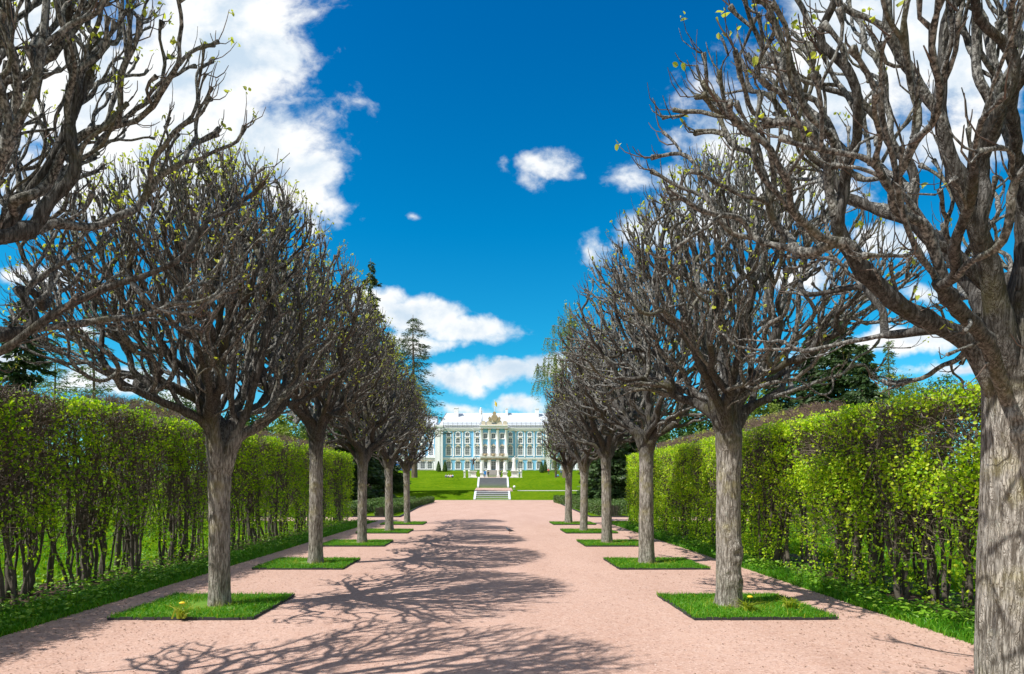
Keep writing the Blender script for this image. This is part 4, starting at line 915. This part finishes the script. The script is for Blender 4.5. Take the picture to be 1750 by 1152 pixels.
part('door_frame', M['white'], lambda b: (b.box(X_(839.2), X_(840), -.7, -.552, Z_(803), Z_(788.4)), b.box(X_(846.6), X_(847.4), -.7, -.552, Z_(803), Z_(788.4)), b.box(X_(840), X_(846.6), -.7, -.552, Z_(789), Z_(788.2)), b.box(X_(843.1), X_(843.5), -.69, -.622, Z_(803), Z_(789)), b.box(X_(841.5), X_(841.7), -.68, -.622, Z_(803), Z_(789)), b.box(X_(844.9), X_(845.1), -.68, -.622, Z_(803), Z_(789)), b.box(X_(840), X_(846.6), -.685, -.623, Z_(796.2), Z_(795.8)), b.box(X_(840), X_(846.6), -.685, -.623, Z_(792.6), Z_(792.3))))
def column(p, zb, zt, y, r):
    c = MB(); z0, z1 = Z_(zb), Z_(zt); h = z1-z0
    c.lathe([(r*1.35, z0), (r*1.35, z0+.18), (r*1.1, z0+.3), (r, z0+.4), (r*.98, z0+h*.5), (r*.86, z1-.5), (r*1.0, z1-.42)], X_(p), y, 16)
    o = c.build('column', M['white'], pal, True)
    c = MB(); c.lathe([(r*.9, z1-.42), (r*1.2, z1-.25), (r*1.5, z1-.02), (r*1.5, z1), (.01, z1)], X_(p), y, 12); c.build('capital', M['gold'], o)
for p in (823.2, 826, 835, 837.6, 849.4, 852, 862, 865.5): column(p, 803.5, 784.6, -2.3, .42)
for p in (823.2, 836.3, 850.6, 865): column(p, 780, 733.5, -2.0, .62)
for p in (810.5, 775, 791, 881.5, 897, 913, 929): column(p, 780.5, 737.3, -.12 if p not in (810.5,) else -.6, .26)
part('terrace', M['white'], lambda b: (b.box(X_(821), X_(868), -3.0, -1.0, Z_(784.5), Z_(781)), b.box(X_(820.5), X_(868.5), -3.3, -.8, Z_(781), Z_(780))))
part('capital_band', M['gold'], lambda b: b.box(X_(821.5), X_(867.5), -3.04, -2.99, Z_(784.4), Z_(783.3)))
part('entablature', M['white'], lambda b: (b.box(X_(820.5), X_(867.5), -2.6, -.6, Z_(733.4), Z_(729)), b.box(X_(819.8), X_(868.2), -2.95, -.4, Z_(729), Z_(727.6))))
def balc(b):
    for q in (829.4, 843.3, 858.2):
        b.box(X_(q-5.6), X_(q+5.6), -3.25, -3.18, Z_(776.2), Z_(775.6)); k = q-5.4
        while k < q+5.5: b.box(X_(k)-.09, X_(k)+.09, -3.24, -3.19, Z_(780), Z_(776.2)); k += 1.05
        b.lathe([(.05, Z_(779.8)), (.5, Z_(779.4)), (.62, Z_(778)), (.4, Z_(776.6)), (.05, Z_(776.3))], X_(q), -3.3, 10, sy=.4)
part('balcony_railing', M['gold'], balc)
def balp(b):
    for q in (822.4, 836.3, 850.7, 866): b.box(X_(q)-.42, X_(q)+.42, -3.28, -2.9, Z_(780), Z_(775.3))
part('balcony_post', M['white'], balp)
# curved pediment with gilded crest
def ped(b):
    pts = [(831, 727.6), (831, 724), (833, 720.5), (836, 719), (838.5, 715), (841, 711), (845, 708.5), (849, 711), (851.5, 715), (853.5, 719), (856.5, 720.5), (858.5, 724), (858.5, 727.6)]
    b.prism([(X_(p), Z_(q)) for p, q in pts][::-1], -2.5, -1.6)
    for p, s in ((829, -1), (861, 1)):
        for k in range(6): b.lathe([(.02, 0), (.4, .1), (.4, .5), (.02, .6)], 0, 0, 4)if 0 else None
pd = part('pediment', M['cream'], ped)
def crest(b):
    n = 18; pts = [(X_(845)+1.15*math.cos(6.283*i/n), Z_(715.5)+1.35*math.sin(6.283*i/n)) for i in range(n)]; b.prism(pts, -2.85, -2.51)
    pts = [(X_(845)+.7*math.cos(6.283*i/n)*(1.2 if i % 2 else .8), Z_(707.8)+.75*math.sin(6.283*i/n)) for i in range(n)]; b.prism(pts, -2.75, -1.9)
    for q in (-1, 1):
        pts = [(X_(845)+q*1.3, Z_(721)), (X_(845)+q*2.3, Z_(719.5)), (X_(845)+q*2.6, Z_(716)), (X_(845)+q*1.9, Z_(712.5)), (X_(845)+q*1.5, Z_(715)), (X_(845)+q*1.6, Z_(718))]; b.prism(pts, -2.7, -2.51)
part('crest', M['gold'], crest, parent=pd)
part('crest_window', M['glass'], lambda b: b.box(X_(840.5), X_(848.5), -2.56, -2.501, Z_(725.6), Z_(723.5)), parent=pd)
def scroll(b):
    for p in (826.5, 863):
        n = 16; pts = [(X_(p)+.9*math.cos(6.283*i/n), Z_(723.8)+.9*math.sin(6.283*i/n)) for i in range(n)]; b.prism(pts, -2.4, -1.9)
        b.box(X_(p)-1.3, X_(p)+1.3, -2.5, -1.8, Z_(727.6), Z_(726.6))
part('scroll_ornament', M['cream'], scroll)
def chim_stat(b):
    k = (PY+3)/PY; x = X_(821.6)*k
    b.box(x-.75, x+.75, 2.3, 3.7, Z_(731), EYE+(VY-708)*(PY+3)/F); z = EYE+(VY-708)*(PY+3)/F
    b.lathe([(.7, z), (.85, z+.1), (.45, z+.5), (.62, z+1.0), (.5, z+1.6), (.35, z+1.9), (.3, z+2.1), (.36, z+2.4), (.25, z+2.75), (.01, z+2.85)], x, 3, 12)
part('rooftop_urn', M['white'], chim_stat, True)
fl = part('flagpole', M['white'], lambda b: b.lathe([(.09, Z_(708)), (.06, Z_(684)), (.001, Z_(683.5))], X_(845.5), -1, 8))
mb = MB(); V = []; n = 7
for i in range(n+1):
    for zz in (0, 1): V.append((X_(845.6)+i*.13, -1+.12*math.sin(i*1.3), Z_(693)+zz*1.7-i*.11))
mb.add(V, [(2*i, 2*i+2, 2*i+3, 2*i+1) for i in range(n)]); fo = mb.build('flag', simple('yellow_flag', (.85, .62, .10), .8), fl)
md = fo.modifiers.new('t', 'SOLIDIFY'); md.thickness = .02
# low side galleries
def gallery(a, c, label, side):
    g_ = thing('palace_gallery', label, 'building', (0, PY, 0)); y = -1.0
    mb = MB(); mb.box(X_(a), X_(c), y, 12, GB-1, Z_(783)); mb.box(X_(a)-.2, X_(c)+.2, y-.4, 12.2, Z_(783), Z_(781.5)); mb.build('wall', M['white'], g_)
    mb = MB(); k = a+3
    mb.box(X_(a), X_(c), y-.2, y-.001, Z_(787.0), Z_(786.2)); mb.box(X_(a), X_(c), y-.2, y-.001, GB-1, Z_(803)); mb.build('moulding', M['cream'], g_)
    mb = MB(); mb.box(X_(a), X_(c), y-.05, y+.1, Z_(781.5), Z_(781.2)); mb.box(X_(a), X_(c), y-.1, y+.1, Z_(778.8), Z_(778.2)); q = X_(a)
    while q < X_(c): mb.box(q-.05, q+.05, y-.04, y+.06, Z_(781.2), Z_(778.8)); q += .45
    mb.build('balustrade', M['white'], g_)
    k = a+5
    while k < c-4:
        o = copy_tree(W['ground'], g_); o.location = (X_(k), y, Z_(801)); k += 12
gallery(706, 744, 'white one storey gallery joined to the left of the palace', -1)
gallery(985, 1060, 'white one storey gallery joined to the right of the palace', 1)
# blue tarpaulin hoarding left of the gallery
t = thing('blue_hoarding', 'bright blue tarpaulin hoarding left of the palace gallery', 'hoarding', (X_(690), 240, gz(240)))
mb = MB(); z1 = 3.4
for i in range(12): mb.box(-5.2+i*.9, -5.2+(i+1)*.9-.02, (i % 2)*.05, .1+(i % 2)*.05, 0, z1)
mb.build('tarpaulin', M['bluecloth'], t)
mb = MB(); mb.box(-5.4, 5.8, .2, 6, 0, z1+1.9); mb.box(-5.6, 6, .0, 6.3, z1+1.9, z1+2.1); mb.build('shed', M['white'], t)
for i in range(5): mb = MB(); mb.box(-5.25+i*2.7, -5.13+i*2.7, -.12, 0, 0, z1+.1); mb.build('post', M['rail'], t)
# ------------------------------------------------------------------ statues, busts, topiary, lamps
def skin_figure(parent, name, m_, verts, edges, radii, root=0, sub=2):
    me = bpy.data.meshes.new(name); me.from_pydata(verts, edges, []); o = bpy.data.objects.new(name, me); C.objects.link(o); o.parent = parent
    md = o.modifiers.new('skin', 'SKIN'); md.use_smooth_shade = True; md.branch_smoothing = .4
    for i, r_ in enumerate(radii): me.skin_vertices[0].data[i].radius = (r_, r_*.85) if not isinstance(r_, tuple) else r_
    me.skin_vertices[0].data[root].use_root = True
    md = o.modifiers.new('sub', 'SUBSURF'); md.levels = md.render_levels = sub
    me.materials.append(m_); return o
def standing(parent, m_, h=1.75, arm='down', lean=0, name='body', seated=False, stride=.12):
    s = h/1.75
    if seated:
        V = [(0, 0, .16), (0, .02, .35), (0, .05, .55), (0, .04, .66), (0, .02, .72), (0, .0, .84), (.19, .04, .56), (.26, -.08, .36), (.2, -.28, .3), (-.19, .04, .56), (-.26, -.08, .36), (-.2, -.28, .3),
             (.1, -.05, .14), (.17, -.42, .36), (.14, -.66, .07), (.14, -.78, .06), (-.1, -.05, .14), (-.17, -.42, .36), (-.14, -.66, .07), (-.14, -.78, .06)]
    else:
        ax = {'down': [(.2, 0, 1.42), (.25, .02, 1.15), (.25, -.06, .9)], 'up': [(.2, 0, 1.42), (.38, -.02, 1.5), (.4, -.05, 1.75)], 'bent': [(.2, 0, 1.42), (.3, .02, 1.18), (.14, -.2, 1.22)]}[arm]
        V = [(0, 0, .95), (0, 0, 1.12), (lean*.3, 0, 1.35), (lean*.4, 0, 1.46), (lean*.45, -.01, 1.54), (lean*.5, -.02, 1.66)]+ax+[(-.2, 0, 1.42), (-.25, .02, 1.15), (-.23, -.1, .92)] + \
            [(.1, 0, .9), (.11, -.03-stride*.4, .5), (.11, -stride, .08), (.12, -stride-.14, .04), (-.1, 0, .9), (-.11, -.02+stride*.3, .5), (-.11, stride, .08), (-.12, stride-.14, .04)]
    E = [(0, 1), (1, 2), (2, 3), (3, 4), (4, 5), (2, 6), (6, 7), (7, 8), (2, 9), (9, 10), (10, 11), (0, 12), (12, 13), (13, 14), (14, 15), (0, 16), (16, 17), (17, 18), (18, 19)]
    Rr = [.15, .13, .16, .075, .06, .105, .06, .045, .035, .06, .045, .035, .09, .06, .04, .035, .09, .06, .04, .035]
    return skin_figure(parent, name, m_, [tuple(c*s for c in v) for v in V], E, [r_*s for r_ in Rr])
def pedestal(parent, m_, w0, h, sq=True):
    b = MB()
    for (a, z0, z1) in ((1.25, -.3, .12), (1.1, .12, .22), (.86, .22, h-.2), (1.05, h-.2, h-.1), (1.2, h-.1, h)): b.box(-w0*a/2, w0*a/2, -w0*a/2, w0*a/2, z0*1.0, z1)
    return b.build('pedestal', m_, parent)
def draped(parent, m_, z0, h, seed, name='figure', arm='bent'):
    """standing antique figure in a long garment"""
    e = bpy.data.objects.new('figure', None)
    o = standing(parent, m_, h, arm, .15, name, stride=.06); o.location = (0, 0, z0)
    b = MB(); k = h/1.75; prof = [(.3, 0), (.29, .1), (.25, .5), (.22, .85), (.17, 1.08), (.21, 1.3), (.12, 1.46)]
    b.lathe([(r_*k, z*k) for r_, z in prof], 0, 0, 18, sy=.75); v = b.v[0]
    for i in range(len(v)):
        th = math.atan2(v[i][1], v[i][0]); f = 1+.09*math.sin(th*6+v[i][2]*2+seed)*max(0, 1-v[i][2]/(1.2*k)); v[i][0] *= f; v[i][1] *= f
    c = b.build('drapery', m_, parent, True, (0, 0, z0))
def statue(p, Y, hp, hf, label, m_, seed, arm='bent', wp=.9, dr=True):
    t = thing('statue', label, 'statue', (px(p, Y), Y, gz(Y))); pedestal(t, M['marble'], wp, hp)
    if dr: draped(t, m_, hp, hf, seed, arm=arm)
    else: o = standing(t, m_, hf, arm, .1, 'figure', stride=.15); o.location = (0, 0, hp)
    return t
statue(809, 95, 1.05, 2.15, 'dark bronze statue on a white pedestal left of the upper steps', M['bronze'], 1, 'up', .95, False)
statue(879, 95, 1.1, 2.4, 'tall white marble statue on a pedestal right of the upper steps', M['marble'], 2, 'up', 1.0)
statue(823.5, 93.5, .8, 1.9, 'white statue on a pedestal at the left corner of the upper steps', M['marble'], 3, 'bent', .55)
statue(863, 93.5, .9, 1.7, 'white statue group on a pedestal at the right corner of the upper steps', M['marble'], 4, 'bent', .75)
statue(831, 140, .45, 1.5, 'distant white statue left of the far pale steps', M['marble'], 5, 'down', .6)
statue(851.5, 140, .5, 1.6, 'distant white statue right of the far pale steps', M['marble'], 6, 'bent', .7)
def bust(p, Y, label, h=1.1):
    t = thing('bust', label, 'statue', (px(p, Y), Y, gz(Y)), 0, 'white marble busts on slim pillars')
    b = MB(); b.box(-.22, .22, -.22, .22, -.2, .1); b.add([(x*q, y*q, z) for z, q in ((.1, .13), (h, .18)) for x, y in ((-1, -1), (1, -1), (1, 1), (-1, 1))], [(0, 1, 5, 4), (1, 2, 6, 5), (2, 3, 7, 6), (3, 0, 4, 7)]); b.box(-.23, .23, -.23, .23, h, h+.07); b.build('pillar', M['marble'], t)
    b = MB(); b.lathe([(.09, h+.07), (.22, h+.18), (.24, h+.28), (.09, h+.36), (.075, h+.4), (.11, h+.48), (.12, h+.56), (.08, h+.66), (.01, h+.7)], 0, 0, 14, sy=.75); b.build('head', M['marble'], t, True)
for p, l in ((794, 'white bust on a slim pillar, leftmost of the four'), (802, 'white bust on a slim pillar next to the bronze statue'), (885, 'white bust on a slim pillar just right of the tall white statue'), (890.5, 'white bust on a slim pillar, rightmost of the four')): bust(p, 110, l, 1.0)
def topiary(p, Y, label, seed, h=2.6, r_=.75):
    q = np.random.default_rng(seed); t = thing('topiary', label, 'shrub', (px(p, Y), Y, gz(Y)), 0, 'clipped cone shrubs in front of the palace')
    n = 2600; z = q.uniform(0, 1, n); a = q.uniform(0, 6.283, n); rad = r_*(1-z)**.75*(1-.35*np.exp(-z*14))*q.uniform(.85, 1, n)
    b = MB(); leaves(b, np.stack([np.cos(a)*rad, np.sin(a)*rad, .2+z*h], 1), .16, q, np.stack([np.cos(a), np.sin(a), 0*a+.4], 1), .2, .4); b.lathe([(.02, h*.98), (r_*.4, h*.65), (r_*.78, .5), (r_*.6, .2), (.05, .18)], 0, 0, 14); b.build('foliage', M['deep'], t)
    b = MB(); tube(b, [(0, 0, -.1), (0, 0, .35)], [.08, .07], 8); b.build('stem', M['treebark'], t)
topiary(749.5, 166, 'clipped cone shrub, outer one of the left pair', 1); topiary(760.3, 166, 'clipped cone shrub, inner one of the left pair', 2)
topiary(925.5, 164, 'clipped cone shrub, inner one of the right pair', 3); topiary(931.5, 166, 'clipped cone shrub, outer one of the right pair', 4, 3.0)
# small white ball lamp beside the lawn path
t = thing('globe_lamp', 'small white globe lamp on the lawn right of the steps', 'lamp', (px(879, 76), 76, gz(76)))
b = MB(); b.lathe([(.1, -.05), (.1, .05), (.03, .08), (.03, .2)], 0, 0, 12); b.build('post', M['rail'], t)
b = MB(); b.lathe([(.03, .2)]+[(.16*math.sin(math.pi*i/10), .34-.16*math.cos(math.pi*i/10)) for i in range(1, 10)]+[(.002, .5)], 0, 0, 16); b.build('globe', M['white'], t, True)
# ------------------------------------------------------------------ people
def person(p, Y, label, top, leg, hair=(.06, .04, .03), seated=False, rz=0, arm='down', h=1.72):
    t = thing('person', label, 'person', (px(p, Y), Y, gz(Y)), rz)
    skin = simple('skin_tone', (.52, .33, .25), .6, .05, 3, 0, 0)
    body = standing(t, skin, h, arm, 0, 'body', seated)
    s = h/1.75; mt = simple('jacket_cloth', top, .85); ml = simple('trouser_cloth', leg, .85)
    if seated:
        skin_figure(t, 'jacket', mt, [(0, 0, .17), (0, .02, .35), (0, .05, .55), (0, .045, .64), (.2, .04, .55), (.27, -.08, .36), (.21, -.24, .3), (-.2, .04, .55), (-.27, -.08, .36), (-.21, -.24, .3)], [(0, 1), (1, 2), (2, 3), (2, 4), (4, 5), (5, 6), (2, 7), (7, 8), (8, 9)], [.19, .18, .19, .1, .08, .065, .055, .08, .065, .055])
        skin_figure(t, 'trousers', ml, [(0, 0, .14), (.11, -.06, .15), (.17, -.42, .37), (.14, -.62, .12), (-.11, -.06, .15), (-.17, -.42, .37), (-.14, -.62, .12)], [(0, 1), (1, 2), (2, 3), (0, 4), (4, 5), (5, 6)], [.19, .12, .09, .065, .12, .09, .065])
        hz = .86
    else:
        skin_figure(t, 'jacket', mt, [tuple(c*s for c in v) for v in [(0, 0, .88), (0, 0, 1.12), (0, 0, 1.36), (0, 0, 1.46), (.21, 0, 1.42), (.26, .02, 1.15), (.255, -.05, .95), (-.21, 0, 1.42), (-.26, .02, 1.15), (-.235, -.08, .97)]], [(0, 1), (1, 2), (2, 3), (2, 4), (4, 5), (5, 6), (2, 7), (7, 8), (8, 9)], [.19, .18, .19, .09, .08, .065, .055, .08, .065, .055])
        skin_figure(t, 'trousers', ml, [(0, 0, .93), (.1, 0, .88), (.115, -.08, .5), (.11, -.12, .12), (-.1, 0, .88), (-.115, .02, .5), (-.11, .12, .12)], [(0, 1), (1, 2), (2, 3), (0, 4), (4, 5), (5, 6)], [.17, .11, .085, .06, .11, .085, .06])
        hz = 1.68*s
    b = MB(); b.lathe([(.125, -.02), (.13, .04), (.1, .1), (.01, .13)], 0, .02, 12); b.build('hair', simple('hair', hair, .6), t, True, (0, 0, hz))
person(834, 150, 'person in black clothes standing at the foot of the far pale steps', (.02, .02, .025), (.02, .02, .03))
person(855.3, 152, 'person in dark green jacket standing right of the far pale steps', (.05, .08, .06), (.03, .03, .04))
person(767, 152, 'seated person in white top on the left lawn', (.75, .7, .68), (.12, .12, .2), seated=True, rz=.4)
person(770.5, 152, 'seated person in pale pink top on the left lawn', (.75, .42, .40), (.5, .5, .5), seated=True, rz=-.3)
person(762.5, 152, 'seated person in grey clothes, leftmost on the left lawn', (.3, .33, .38), (.1, .1, .12), seated=True)
person(773.5, 152, 'seated person in light blue top, rightmost on the left lawn', (.35, .5, .7), (.03, .04, .07), seated=True, rz=-.7)
person(937.5, 160, 'person in a red jacket standing right of the clipped cone shrubs', (.6, .05, .06), (.05, .05, .08))
person(953.5, 156, 'seated person in a turquoise top under the right lindens', (.05, .42, .6), (.05, .05, .08), seated=True)
person(959, 157, 'person in dark blue clothes standing behind the turquoise sitter', (.06, .10, .25), (.05, .05, .08), arm='bent')
person(889, 150, 'person in a blue top standing right of the tall white statue', (.04, .2, .45), (.05, .08, .2))
person(829, 92.8, 'small child in bright blue at the top of the upper steps', (.03, .25, .65), (.03, .2, .5), h=1.0)
# ------------------------------------------------------------------ pigeon
def pigeon():
    Yp = 20.2; t = thing('pigeon', 'grey pigeon walking on the pink gravel', 'pigeon', (px(871, Yp), Yp, .005), 0)
    grey = simple('pigeon_grey', (.10, .125, .16), .6, .2, 20, 0, 0); dk = simple('pigeon_dark', (.035, .035, .045), .6, .2, 20, 0, 0); red = simple('pigeon_leg_red', (.35, .08, .06), .6, 0, 5, 0, 0)
    skin_figure(t, 'body', grey, [(0, 0, .11), (-.05, 0, .125), (-.085, 0, .155), (-.1, 0, .19), (-.105, 0, .215), (-.125, 0, .213), (.06, 0, .095), (.12, 0, .085)], [(0, 1), (1, 2), (2, 3), (3, 4), (4, 5), (0, 6), (6, 7)], [.055, .05, .034, .024, .025, .012, .035, .012])
    for s in (-1, 1):
        b = MB(); pr = [(-.06, .15), (.0, .155), (.08, .12), (.15, .085), (.06, .085), (-.04, .1)]; b.prism(pr, s*.05-.007, s*.05+.007); b.build('wing', dk, t)
        b = MB(); tube(b, [(.0, s*.02, .07), (-.005, s*.02, .035), (.0, s*.02, .006)], [.008, .005, .005], 6); tube(b, [(.0, s*.02, .006), (-.035, s*.025, .003)], [.004, .003], 5); tube(b, [(.0, s*.02, .006), (-.025, s*.04, .003)], [.004, .003], 5); tube(b, [(0, s*.02, .006), (.02, s*.02, .003)], [.004, .003], 5); b.build('leg', red, t)
    b = MB(); b.box(.09, .19, -.022, .022, .074, .084); b.build('tail', dk, t)
    b = MB(); tube(b, [(-.125, 0, .213), (-.15, 0, .205)], [.006, .003], 5); b.build('beak', dk, t)
pigeon()
print('objects', len(bpy.data.objects), 'polys', sum(len(m_.polygons) for m_ in bpy.data.meshes))
